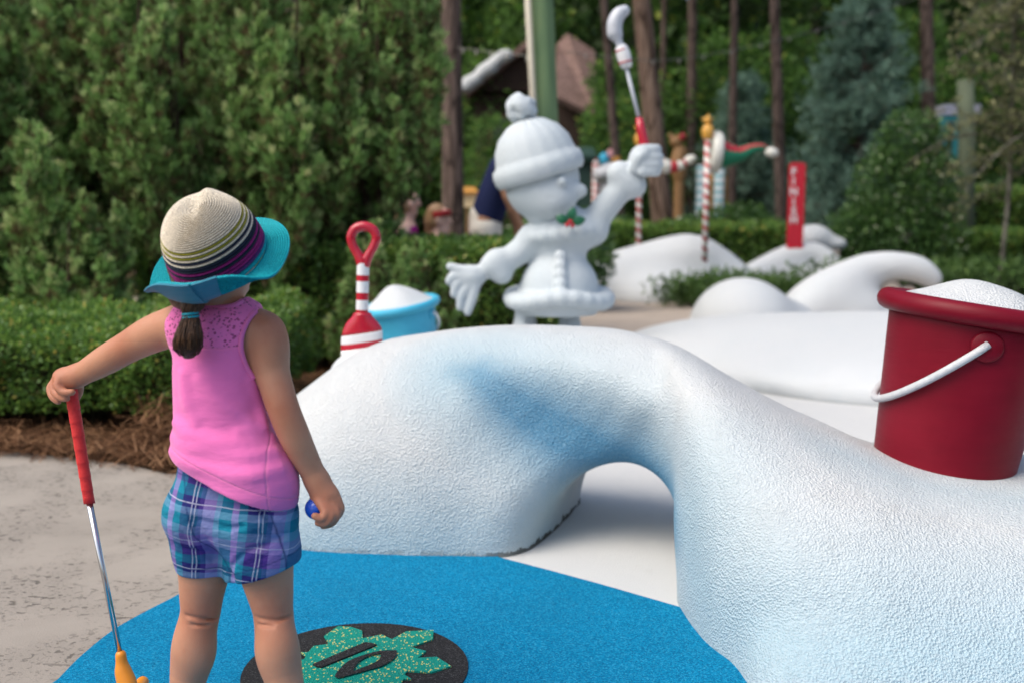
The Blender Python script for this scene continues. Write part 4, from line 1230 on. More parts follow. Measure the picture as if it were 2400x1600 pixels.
# blade: a shallow scoop, cut in painted bands
def blade(y0, y1, mat, nm):
    outl = [(735, 20), (745, 27), (757, 38), (770, 45), (785, 48.5), (805, 49), (850, 47), (900, 40)]
    yy = np.array([o[0] for o in outl]); ww = np.array([o[1] for o in outl])
    rows_, V, F = 8, [], []
    nx = 16
    for s_ in (0, 1):
        for i in range(rows_ + 1):
            y = y0 + (y1 - y0) * i / rows_
            wv_ = np.interp(y, yy, ww)
            for j in range(nx + 1):
                u = -1 + 2 * j / nx
                slope = (-7 * u) * min(1, max(0, (y - 755) / 25))
                bul = 0.030 * (1 - u * u) ** 0.6
                p = P(849 - (y - 735) * 0.02 + u * wv_, y + slope, d_)
                V.append(p + A(0, (-bul if s_ == 0 else 0.004 + 0.012 * (1 - u * u)), 0))
    q = (rows_ + 1) * (nx + 1)
    for i in range(rows_):
        for j in range(nx):
            a = i * (nx + 1) + j
            F += [(a, a + nx + 1, a + nx + 2, a + 1), (q + a, q + a + 1, q + a + nx + 2, q + a + nx + 1)]
        for j, fl_ in ((0, 0), (nx, 1)):
            a = i * (nx + 1) + j
            f = (a, q + a, q + a + nx + 1, a + nx + 1)
            F.append(f if not fl_ else f[::-1])
    for j in range(nx):
        F.append((j, j + 1, q + j + 1, q + j)); e = rows_ * (nx + 1) + j
        F.append((e, q + e, q + e + 1, e + 1))
    add(nm, mesh_np(nm, np.array(V), F), mat, shv)
blade(733, 781, M_RED, 'blade'); blade(781, 801, M_WPAINT, 'blade_band'); blade(801, 814, M_RED, 'blade_band'); blade(814, 900, M_WPAINT, 'blade_band')
ellmound('snow_drift', [(P(850, 880, 3.6), (0.12, 0.10, 0.085)), (P(900, 880, 3.6), (0.16, 0.12, 0.10))], 'little white drift of snow packed round the shovel blade', h=0.012, k=0.06)

# ================================================================== STATUE (plain winter figure carved as snow)
M_STAT = mat_snow('painted_snow_sculpture', bscale=60, bstr=0.15, base=(0.55, 0.585, 0.60), tint=(0.37, 0.48, 0.54), tamt=0.6)
DS = 5.5
S = lambda x, y, dd=0.0: P(x, y, DS + dd)
px_ = 5.56 / FPX
stat = thing('statue', P(1285, 775, DS), 'white snow sculpture of a bundled up figure in a winter coat raising one arm', 'statue')
vol = Vol(S(1030, 800, -0.5) * A(1, 0, 1) + A(0, DS - 0.5, -0.05), S(1590, 260, 0.5) * A(1, 0, 1) + A(0, DS + 0.5, 0), 0.0085)
for x in (1232, 1335):      # legs and boots
    vol.chain([S(x, 690), S(x, 735), S(x, 790)], [0.058, 0.055, 0.075], 0.02)
    vol.ell(S(x, 790, -0.06), (0.09, 0.15, 0.075), 0.03)
# coat: flared skirt, waist, chest
vol.chain([S(1322, 560), S(1318, 600), S(1313, 645), S(1310, 690)], [0.115, 0.115, 0.165, 0.235], 0.03)
vol.chain([S(1322, 530), S(1322, 580)], [0.13, 0.115], 0.05)
for k_ in range(24):        # fleece hem
    a_ = 2 * math.pi * k_ / 24
    c = S(1310, 698) + A(0.26 * math.cos(a_), 0.26 * math.sin(a_), 0.016 * math.sin(3 * a_))
    vol.ell(c, (0.052, 0.052, 0.047), 0.03)
for yy in range(600, 700, 22):
    vol.ell(S(1313 + (yy - 600) * 0.02, yy, -0.13 - (yy - 560) * 0.0009), (0.035, 0.03, 0.03), 0.02)
vol.ell(S(1310, 745), (0.20, 0.20, 0.085), 0.02, mode='s')
for x in (1232, 1335):
    vol.chain([S(x, 690), S(x, 735), S(x, 790)], [0.058, 0.055, 0.075], 0.02)
vol.half(S(1312, 800) * A(0, 0, 1) + A(0, 0, -0.03), (0, 0, -1))
# cape / collar
vol.chain([S(1250, 560, -0.02), S(1318, 545, -0.05), S(1390, 540, -0.02)], [0.085, 0.10, 0.085], 0.06)
for k_ in range(18):
    a_ = 2 * math.pi * k_ / 18
    vol.ell(S(1315, 535) + A(0.175 * math.cos(a_), 0.15 * math.sin(a_), -0.03 + 0.02 * math.cos(a_)), (0.045, 0.045, 0.042), 0.02)
# lowered arm with open mitten hand
vol.chain([S(1250, 560), S(1205, 600, -0.03), S(1150, 625, -0.06)], [0.075, 0.07, 0.062], 0.03)
vol.chain([S(1164, 610, -0.06), S(1176, 640, -0.06)], [0.062, 0.062], 0.03)
vol.ell(S(1108, 648, -0.07), (0.075, 0.05, 0.06), 0.03)
for pts in ([(1112, 635), (1080, 632), (1055, 625)], [(1095, 650), (1070, 668), (1064, 690)], [(1100, 665), (1082, 695), (1078, 720)], [(1115, 668), (1105, 705), (1096, 732)], [(1085, 645), (1062, 648), (1052, 660)]):
    vol.chain([S(a, b, -0.08) for a, b in pts], [0.030, 0.027, 0.023], 0.012)
# raised arm with fist
vol.chain([S(1375, 545), S(1420, 485, -0.03), S(1470, 425, -0.05)], [0.08, 0.072, 0.066], 0.03)
vol.chain([S(1452, 409, -0.05), S(1484, 435, -0.05)], [0.072, 0.072], 0.03)
vol.ell(S(1510, 375, -0.05), (0.085, 0.075, 0.085), 0.03)
for i_, (x, y) in enumerate(((1535, 350), (1540, 368), (1540, 386), (1534, 403))):
    vol.chain([S(x - 30, y, -0.14), S(x, y, -0.12), S(x + 6, y, -0.05)], [0.026, 0.027, 0.024], 0.008)
vol.chain([S(1488, 395, -0.12), S(1498, 370, -0.15), S(1512, 358, -0.15)], [0.030, 0.028, 0.024], 0.01)
V, F = vol.mesh(); V = relax(V, F, 2)
add('figure', mesh_np('figure', V, F), M_STAT, stat)
# head under a knitted cap, turned up towards the putter: plain rounded face
hd = Vol(S(1120, 540, -0.4) * A(1, 0, 1) + A(0, DS - 0.35, 0), S(1420, 250, 0.4) * A(1, 0, 1) + A(0, DS + 0.35, 0), 0.0075)
hc_ = S(1270, 425, -0.02)
hd.ell(hc_, (0.205, 0.20, 0.215), 0, (0, R(12), 0))
hd.ell(hc_ + A(0.06, -0.10, -0.10), (0.12, 0.11, 0.10), 0.06)
hd.ell(hc_ + A(0.10, -0.195, -0.01), (0.028, 0.03, 0.026), 0.02)
for s_ in (-1, 1):
    c = hc_ + A(0.095 + s_ * 0.075, -0.165 + (0.03 if s_ > 0 else -0.005), 0.055)
    hd.ell(c, (0.022, 0.03, 0.010), 0.012, mode='s')
    hd.ell(hc_ + A(0.09 + s_ * 0.10, -0.15 + (0.05 if s_ > 0 else 0), -0.055), (0.05, 0.04, 0.042), 0.03)
hd.chain([hc_ + A(0.03, -0.215, -0.095), hc_ + A(0.095, -0.225, -0.115), hc_ + A(0.16, -0.185, -0.09)], [0.008, 0.011, 0.008], 0.01, mode='s')
hd.chain([hc_ + A(0.02, 0, -0.18), S(1305, 535)], [0.10, 0.10], 0.03)
V, F = hd.mesh(); add('head', mesh_np('head', relax(V, F, 2), F), M_STAT, stat)
cap_ax = A(-0.28, -0.05, 0.96); cap_ax /= np.linalg.norm(cap_ax)
CM = frame(hc_ + cap_ax * 0.045, cap_ax, (1, 0, 0))
prof = [(0.232, -0.03), (0.246, -0.005), (0.25, 0.03), (0.243, 0.065), (0.222, 0.082), (0.218, 0.10), (0.205, 0.16), (0.165, 0.225), (0.105, 0.272), (0.05, 0.295), (0.0001, 0.30)]
V, F = lathe(prof, 72, CM)
th_ = np.arange(len(V)) % 72
V = V + (V - CM[:3, 3]) * (0.012 * (th_ % 4 < 2))[:, None]
cap = add('knitted_cap', mesh_np('knitted_cap', V, F), M_STAT, stat)
pm = Vol(CM[:3, 3] + cap_ax * 0.36 - 0.14, CM[:3, 3] + cap_ax * 0.36 + 0.14, 0.008)
for i_ in range(60):
    q = rng.normal(size=3); q /= np.linalg.norm(q)
    pm.ell(CM[:3, 3] + cap_ax * 0.355 + q * 0.062, (0.026, 0.026, 0.026), 0.01)
V, F = pm.mesh(); add('pompom', mesh_np('pompom', V, F), M_STAT, cap)
# holly sprig pinned to the collar
M_HOLLY = simple('holly_green', (0.01, 0.11, 0.05), 0.35); M_BERRY = simple('holly_red', (0.40, 0.01, 0.02), 0.3)
hs = S(1336, 522, -0.235)
for ang, ln in ((78, 0.085), (158, 0.085), (12, 0.085)):
    n_, V, F = 14, [], []
    for i in range(n_ + 1):
        q = i / n_
        wv_ = 0.026 * math.sin(math.pi * min(1, q * 0.98 + 0.02)) ** 0.8 * (1 + 0.25 * math.cos(q * 5 * 2 * math.pi))
        for u in (-1, 0, 1):
            x, y = q * ln, u * wv_
            V.append(hs + A(x * math.cos(R(ang)) - y * math.sin(R(ang)), -0.01 - 0.012 * math.sin(q * 3) + 0.006 * abs(u), x * math.sin(R(ang)) + y * math.cos(R(ang))))
    for i in range(n_):
        for u in (0, 1):
            a = i * 3 + u; F.append((a, a + 3, a + 4, a + 1))
    add('holly_leaf', mesh_np('holly_leaf', V, F), M_HOLLY, stat)
for dx, dz in ((0.0, 0.004), (-0.016, -0.012), (0.012, -0.016)):
    V, F = lathe([(0.0001 + 0.0125 * math.sin(a), -0.0125 * math.cos(a)) for a in np.linspace(0, math.pi, 9)], 12, Matrix.Translation(Vector(hs + A(dx, -0.028, dz))))
    add('berry', mesh_np('berry', V, F), M_BERRY, stat)

# the statue's putter
dp = -0.075
sput = thing('display_putter', S(1510, 365, dp), 'grey putter with red grip raised in the fist of the white statue', 'putter')
M_LGREY = simple('pale_grey_paint', (0.50, 0.53, 0.58), 0.35, 0.08)
add('grip', mesh_np('grip', *tube([S(1522, 400, dp), S(1510, 340, dp), S(1503, 305, dp), S(1497, 277, dp)], [0.026, 0.028, 0.025, 0.019], 16)), M_RED, sput)
add('shaft', mesh_np('shaft', *tube([S(1499, 284, dp), S(1467, 155, dp)], 0.0105, 14)), M_LGREY, sput)
add('ferrule', mesh_np('ferrule', *tube([S(1469, 160, dp), S(1467, 150, dp), S(1461, 128, dp), S(1456, 114, dp), S(1453, 108, dp)], [0.026, 0.034, 0.038, 0.034, 0.026], 18)), M_WPAINT, sput)
for (x, y, r_) in ((1466, 147, 0.0375), (1457, 119, 0.0365)):
    add('ferrule_ring', mesh_np('ferrule_ring', *tube([S(x, y + 1.5, dp), S(x - 0.7, y - 1.5, dp)], r_, 18)), M_RED, sput)
pvv = Vol(S(1400, 140, 0) * A(1, 0, 1) + A(0, DS - 0.3, 0), S(1500, 0, 0) * A(1, 0, 1) + A(0, DS + 0.15, 0), 0.006)
pvv.chain([S(1456, 115, dp), S(1449, 95, dp), S(1446, 82, dp)], [0.022, 0.022, 0.026], 0.02)
pvv.chain([S(1440, 78, dp), S(1441, 55, dp), S(1450, 35, dp), S(1463, 26, dp)], [0.040, 0.042, 0.038, 0.030], 0.02, (A(0, 1, 0), 1.2))
V, F = pvv.mesh(); add('putter_head', mesh_np('putter_head', relax(V, F, 2), F), M_LGREY, sput)

# ================================================================== STRIPED POLES, WINDSOCK, FINISH POST
M_YEL = simple('golden_yellow_paint', (0.62, 0.33, 0.06), 0.35, 0.08)
m = N('candy_stripe_paint')
xyz = m.sep(m.co()); 
ang = m.math('ARCTAN2', xyz[1], xyz[0])
f = m.math('FRACT', m.math('ADD', m.math('MULTIPLY', ang, 1 / (2 * math.pi)), m.math('MULTIPLY', xyz[2], 1 / 0.135)))
M_CANDY = m.set(m.mix(m.math('LESS_THAN', f, 0.42), (0.72, 0.70, 0.66), (0.42, 0.012, 0.02)), 0.35)
def star(r, depth):
    V = [(0, -depth, 0), (0, depth, 0)]
    for i in range(10):
        q = math.pi / 2 + i * math.pi / 5; rr = r if i % 2 == 0 else r * 0.52
        V.append((rr * math.cos(q), 0, rr * math.sin(q)))
    F = []
    for i in range(10):
        a, b = 2 + i, 2 + (i + 1) % 10
        F += [(0, b, a), (1, a, b)]
    return np.array(V, float), F
def candy_pole(base, h, r, label):
    t = thing('striped_pole', base, label, 'pole', 'candy striped poles with star tops')
    b = Vector(base)
    def put(nm, V, F, mat):
        o = add(nm, mesh_np(nm, V, F), mat); o.parent = t; return o
    put('pole', *lathe([(r, -0.1), (r, h)], 20), M_CANDY)
    put('ball_finial', *lathe([(r * 1.1, h), (r * 1.6, h + 0.02), (0.075, h + 0.07), (0.082, h + 0.12), (0.06, h + 0.17), (0.035, h + 0.19), (0.0001, h + 0.20)], 20), M_YEL)
    V, F = star(0.092, 0.04)
    put('star_finial', V + A(0, 0, h + 0.245), F, M_YEL)
dpl = 13.4
b1, b2 = P(1496, 575, 13.6), P(1652, 596, 13.1)
candy_pole(b1, P(1488, 345, 13.6)[2] - b1[2], 0.034, 'red and white striped pole partly hidden behind the raised fist of the statue')
candy_pole(b2, P(1650, 328, 13.1)[2] - b2[2], 0.038, 'red and white striped pole with golden star beside the elf hat windsock')

wsk = thing('windsock', P(1672, 362, 13.2), 'green and red cone windsock like an elf hat with white cuff and tip ball', 'windsock')
d_ = 13.25
M_FELTG = simple('green_enamel', (0.01, 0.19, 0.10), 0.5); M_FELTR = simple('red_enamel', (0.38, 0.02, 0.03), 0.5); M_CREAM = simple('cream_enamel', (0.66, 0.66, 0.60), 0.5)
sp_ = spline([P(1680, 360, d_), P(1705, 364, d_), P(1735, 362, d_), P(1760, 350, d_), P(1785, 346, d_), P(1800, 352, d_)], 6)
sr_ = np.interp(np.linspace(0, 1, len(sp_)), [0, 0.2, 0.4, 0.6, 0.8, 1], [0.225, 0.165, 0.105, 0.072, 0.05, 0.025])
V, F = tube(sp_, list(sr_), 24)
me = mesh_np('cone', V, F); me.materials.append(M_FELTG); me.materials.append(M_FELTR)
mi = [1 if (i % 24) in (5, 6, 7, 8, 14, 15, 16, 17, 20, 21, 22) and i < len(F) - 2 else 0 for i in range(len(F))]
me.polygons.foreach_set('material_index', mi)
add('cone', me, None, wsk)
cx_ = spline([P(1666, 358, d_), P(1675, 359, d_), P(1684, 360, d_)], 3)
CMx = frame(P(1675, 359, d_), A(1, 0, -0.1), (0, 0, 1))
ring = [(0.235 + 0.045 * math.cos(a), 0.075 * math.sin(a)) for a in np.linspace(0, 2 * math.pi, 17)[:-1]]
add('cuff', mesh_np('cuff', *lathe(ring, 32, CMx, close=True)), M_CREAM, wsk)
Mx = frame(P(1808, 358, d_), A(1, 0, -0.2), (0, 0, 1))
add('tip_ball', mesh_np('tip_ball', *lathe([(0.0001 + 0.068 * math.sin(a), -0.095 * math.cos(a)) for a in np.linspace(0, math.pi, 11)], 18, Mx)), M_CREAM, wsk)
add('bracket', mesh_np('bracket', *tube([P(1652, 372, 13.12), P(1676, 372, d_)], 0.014, 8)), M_CREAM, wsk)

# the second windsock: only its striped tail shows past the fist
ws2 = thing('windsock', P(1560, 395, 13.6), 'red and white ringed windsock tail with white ball right of the statue fist', 'windsock')
sp_ = spline([P(1500, 385, 13.6), P(1540, 386, 13.6), P(1570, 392, 13.6), P(1595, 388, 13.6), P(1612, 378, 13.6)], 6)
n_ = len(sp_); seg_ = 4
for i in range(0, n_ - seg_, seg_):
    r0_, r1_ = np.interp([i / n_, (i + seg_) / n_], [0, 1], [0.13, 0.035])
    add('tail_ring', mesh_np('tail_ring', *tube(sp_[i:i + seg_ + 1], list(np.linspace(r0_, r1_, seg_ + 1)), 18)), M_FELTR if (i // seg_) % 2 else M_CREAM, ws2)
Mx = frame(P(1617, 375, 13.6), A(1, 0, 0.45), (0, 0, 1))
add('tip_ball', mesh_np('tip_ball', *lathe([(0.0001 + 0.062 * math.sin(a), -0.09 * math.cos(a)) for a in np.linspace(0, math.pi, 11)], 18, Mx)), M_CREAM, ws2)

fp = P(1862, 585, 14.7)
post = thing('finish_post', fp, 'tall red post reading FINISH in white letters down its face', 'post')
M_POST = simple('red_post_paint', (0.52, 0.012, 0.03), 0.4, 0.06)
hw = (P(1880, 500, 14.7)[0] - P(1844, 500, 14.7)[0]) / 2
pt = P(1862, 382, 14.7)[2]
pl = [(fp[0] + hw * math.cos(a) ** 1 * 1.0, fp[1] + hw * math.sin(a)) for a in np.linspace(0, 2 * math.pi, 9)[:-1]]
prof_poly = [(-hw, 0.0), (hw, 0.0), (hw, 0.2), (-hw, 0.2)]
rt_ = [(-hw, -0.2 + 0)]
outl = [(-hw, fp[2] - 0.3), (hw, fp[2] - 0.3), (hw, pt - 0.03), (hw * 0.85, pt - 0.008), (hw * 0.5, pt), (-hw * 0.5, pt), (-hw * 0.85, pt - 0.008), (-hw, pt - 0.03)]
V = [(fp[0] + x, fp[1] - 0.03, z) for x, z in outl] + [(fp[0] + x, fp[1] + 0.03, z) for x, z in outl]
n_ = len(outl)
F = [tuple(range(n_)), tuple(range(2 * n_ - 1, n_ - 1, -1))] + [(i, n_ + i, n_ + (i + 1) % n_, (i + 1) % n_) for i in range(n_)]
add('post', mesh_np('post', V, F, False), M_POST, post)
for ch, yy in zip('FINISH', (404, 426, 450, 474, 496, 516)):
    cu = bpy.data.curves.new('letter', 'FONT'); cu.body = ch; cu.size = 0.155; cu.align_x = 'CENTER'; cu.align_y = 'CENTER'; cu.extrude = 0.004; cu.offset = 0.004
    ob = bpy.data.objects.new('letter_curve', cu); COL.objects.link(ob)
    bpy.context.view_layer.update()
    me = bpy.data.meshes.new_from_object(ob.evaluated_get(bpy.context.evaluated_depsgraph_get()))
    bpy.data.objects.remove(ob)
    c = P(1860, yy, 14.67)
    me.transform(Matrix.Translation((c[0], fp[1] - 0.035, c[2])) @ Matrix.Rotation(math.pi / 2, 4, 'X'))
    add('letter', me, M_WPAINT, post)

# ================================================================== VEGETATION
def unit(v):
    return v / (np.linalg.norm(v, axis=-1, keepdims=True) + 1e-9)
def rdir(n, r):
    return unit(r.normal(size=(n, 3)))
def leaf_quads(pos, d, L, W, r):
    """pointed leaves: base, side, tip, side"""
    n = len(pos)
    s = unit(np.cross(d, rdir(n, r)))
    nn = np.cross(d, s)
    L = np.broadcast_to(np.asarray(L, float), (n,))[:, None]; W = np.broadcast_to(np.asarray(W, float), (n,))[:, None]
    v = np.stack([pos, pos + d * L * 0.45 + s * W * 0.5 + nn * W * 0.12, pos + d * L, pos + d * L * 0.45 - s * W * 0.5 + nn * W * 0.12], 1)
    return v.reshape(-1, 3), np.arange(4 * n).reshape(n, 4)
def leaf_mesh(name, pos, d, L, W, tint, r):
    v, f = leaf_quads(pos, d, L, W, r)
    me = mesh_np(name, v, f, smooth=False)
    attr(me, 'tint', np.repeat(tint, 4))
    return me
def put(name, me, par, mat=None):
    """child in its thing's own frame"""
    o = bpy.data.objects.new(name, me); COL.objects.link(o); o.parent = par
    if mat is not None and not me.materials: me.materials.append(mat)
    return o

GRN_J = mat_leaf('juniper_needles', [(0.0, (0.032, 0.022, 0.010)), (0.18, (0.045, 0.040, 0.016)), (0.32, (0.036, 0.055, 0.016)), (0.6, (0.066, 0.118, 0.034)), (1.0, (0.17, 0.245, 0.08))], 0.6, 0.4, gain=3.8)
GRN_H = mat_leaf('boxwood_leaves', [(0.0, (0.045, 0.030, 0.010)), (0.12, (0.025, 0.050, 0.012)), (0.55, (0.060, 0.115, 0.024)), (0.86, (0.13, 0.19, 0.035)), (1.0, (0.24, 0.20, 0.05))], 0.4, 0.4, 0.5, gain=2.5)
GRN_F = mat_leaf('forest_leaves', [(0.0, (0.010, 0.018, 0.006)), (0.5, (0.028, 0.058, 0.014)), (0.85, (0.06, 0.12, 0.022)), (1.0, (0.16, 0.24, 0.04))], 0.55, 0.5, gain=3.2)
GRN_P = mat_leaf('blue_pine_needles', [(0.0, (0.020, 0.035, 0.024)), (0.5, (0.065, 0.115, 0.085)), (1.0, (0.16, 0.24, 0.18))], 0.6, 0.3, gain=2.2)
GRN_B = mat_leaf('broad_shrub_leaves', [(0.0, (0.012, 0.028, 0.010)), (0.55, (0.040, 0.085, 0.022)), (0.9, (0.085, 0.15, 0.035)), (1.0, (0.35, 0.36, 0.22))], 0.35, 0.3, 0.5, gain=2.1)
GRN_G = mat_leaf('low_plant_leaves', [(0.0, (0.025, 0.045, 0.012)), (0.6, (0.075, 0.15, 0.035)), (1.0, (0.16, 0.26, 0.07))], 0.5, 0.3)
GRN_D = mat_leaf('sparse_olive_leaves', [(0.0, (0.035, 0.040, 0.018)), (0.6, (0.10, 0.11, 0.05)), (1.0, (0.24, 0.24, 0.12))], 0.55, 0.4, gain=1.7)
STRAW = mat_leaf('pine_straw', [(0.0, (0.05, 0.022, 0.010)), (0.5, (0.16, 0.075, 0.035)), (1.0, (0.34, 0.19, 0.10))], 0.8, 0.1, 0.2)
BARK_J = mat_bark('juniper_bark', (0.045, 0.028, 0.018), (0.11, 0.075, 0.05))
BARK_P = mat_bark('pine_bark', (0.075, 0.052, 0.042), (0.17, 0.125, 0.105), 14, 3)
BARK_W = mat_bark('worn_brown_bark', (0.10, 0.06, 0.04), (0.25, 0.18, 0.14), 14, 2)
BARK_G = mat_bark('grey_branch_bark', (0.10, 0.095, 0.075), (0.24, 0.23, 0.19), 20, 6)
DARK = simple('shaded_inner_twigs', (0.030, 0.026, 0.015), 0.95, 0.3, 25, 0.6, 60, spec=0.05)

def juniper_parts(h, rad, seed, low=0.24, nplume=340):
    r = np.random.default_rng(seed)
    pos, dr, ti, ln = [], [], [], []
    branches = []
    # several upright flame-shaped spires with gaps between them
    sp = []
    ns = 9 if h > 2.5 else 6
    for k in range(ns):
        a = 2 * math.pi * k / (ns - 1) + r.uniform(-0.3, 0.3); q = 0.0 if k == 0 else rad * r.uniform(0.5, 0.72)
        z0 = h * low * r.uniform(0.75, 1.5); z1 = h * (1.0 if k == 0 else r.uniform(0.60, 0.95))
        sp.append((A(q * math.cos(a), q * math.sin(a), 0), z0, z1, rad * r.uniform(0.34, 0.46)))
    wgt = np.array([(s_[2] - s_[1]) * s_[3] for s_ in sp]); wgt = wgt / wgt.sum()
    for i in range(nplume):
        c_, z0, z1, w_ = sp[r.choice(len(sp), p=wgt)]
        f = r.uniform(0, 1) ** 0.9
        z = z0 + (z1 - z0) * f
        th = r.uniform(0, 2 * math.pi)
        rp = w_ * (0.35 + 0.65 * min(1, f * 3.0)) * (1 - max(0, (f - 0.35) / 0.65) ** 1.5 * 0.92)
        rp *= 1 + 0.15 * math.sin(3 * th + 9 * f)
        o = A(math.cos(th), math.sin(th), 0)
        dist = r.uniform(0.62, 1.0)
        lean_ = 1 + 0.12 * (z - z0)
        tip = c_ * lean_ + o * rp * dist + A(0, 0, z)
        d = unit(o * 0.45 + A(0, 0, 1) + r.normal(0, 0.14, 3))
        L = r.uniform(0.16, 0.34)
        root = tip - d * L
        branches.append((root * A(0.5, 0.5, 1) - A(0, 0, 0.12), root, tip - d * 0.05))
        n = 13
        for k in range(n):
            q = k / (n - 1)
            wdt = 0.070 * math.sin(math.pi * (0.12 + 0.8 * q)) ** 0.8
            c = root + d * L * q + rdir(1, r)[0] * wdt * r.uniform(0.2, 1.0)
            m_ = 13
            pos.append(np.repeat(c[None], m_, 0) + r.normal(0, 0.010, (m_, 3)))
            out = unit(c - (root + d * L * q * 0.9) + d * 0.05)
            dr.append(unit(out * 0.5 + d * 0.8 + r.normal(0, 0.42, (m_, 3))))
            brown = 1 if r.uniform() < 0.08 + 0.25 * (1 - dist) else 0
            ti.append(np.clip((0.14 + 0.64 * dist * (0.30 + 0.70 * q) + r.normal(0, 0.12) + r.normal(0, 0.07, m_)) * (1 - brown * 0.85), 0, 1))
            ln.append(r.uniform(0.040, 0.075, m_))
    pos, dr, ti, ln = (np.concatenate(x) for x in (pos, dr, ti, ln))
    crown = leaf_mesh('crown', pos, dr, ln, 0.0120, ti, r)
    tr = []
    for k in range(5):
        a = r.uniform(0, 2 * math.pi); e = A(math.cos(a), math.sin(a), 0)
        hh = h * r.uniform(0.6, 0.92)
        tr.append(tube(spline([e * 0.05 - A(0, 0, 0.05), e * rad * 0.22 + A(0, 0, hh * 0.3), e * rad * 0.32 + A(0, 0, hh * 0.62), e * rad * 0.25 + A(0, 0, hh)], 4), list(np.linspace(0.032, 0.008, 13)), 6, False))
    for b in branches[::2]:
        tr.append(tube(list(b), [0.007, 0.005, 0.002], 4, False))
    V, F = merge(tr)
    return crown, mesh_np('trunk', V, F)

JH = juniper_parts(3.5, 0.56, 17, 0.37, 270)
JV = [juniper_parts(3.5, 0.62, 11), juniper_parts(3.2, 0.55, 12), juniper_parts(3.0, 0.60, 13), juniper_parts(1.75, 0.46, 14, 0.16, 170)]
def tree_of(name, loc, rz, sc, meshes, mats, label, cat, group, names=('crown', 'trunk'), tilt=(0, 0)):
    t = thing(name, loc, label, cat, group)
    t.rotation_euler = (tilt[0], tilt[1], rz); t.scale = (sc, sc, sc) if np.isscalar(sc) else sc
    for nm, me, ma in zip(names, meshes, mats): put(nm, me, t, ma)
    return t
jspots = [   # photo x at the crown, distance, mesh, scale, label
    (25, 7.3, 0, 1.0, 'dense green juniper at the far left edge of the picture'),
    (255, 7.5, 1, 1.05, 'tall green juniper behind the left hedge, second from the left edge'),
    (480, 7.9, 2, 1.12, 'juniper with paler tips directly behind the straw hat, in the back row'),
    (395, 7.0, 1, 0.92, 'dark green juniper just left of the straw hat'),
    (640, 7.3, 0, 1.0, 'tall green juniper rising just right of the straw hat'),
    (760, 7.2, 2, 1.0, 'broad green juniper above the red shovel handle'),
    (900, 7.4, 9, 0.98, 'green juniper with a bare lower stem nearest the brown pine trunk'),
    (140, 8.4, 2, 1.2, 'taller juniper in the back row near the left edge'),
    (590, 8.9, 1, 1.25, 'tall juniper in the back row above the straw hat brim'),
    (-130, 6.9, 2, 1.0, 'juniper partly cut off by the left edge'),
]
for i, (x, d, k, sc, lb) in enumerate(jspots):
    c, t_ = JH if k == 9 else JV[k]
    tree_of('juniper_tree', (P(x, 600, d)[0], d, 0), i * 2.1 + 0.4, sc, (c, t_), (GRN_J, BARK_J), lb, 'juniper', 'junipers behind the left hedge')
for i, (x, d, sc, lb) in enumerate(((95, 6.35, 0.98, 'small rounded juniper at the left, in front of the tall ones'), (205, 6.1, 0.72, 'lowest bushy juniper standing just above the left hedge'),
                                    (880, 6.6, 0.62, 'small young juniper between the red shovel and blue bucket'), (985, 6.4, 0.55, 'feathery low juniper just behind the blue bucket'))):
    tree_of('young_juniper', (P(x, 700, d)[0], d, 0), i * 1.7, sc, JV[3], (GRN_J, BARK_J), lb, 'juniper', 'small junipers in front')

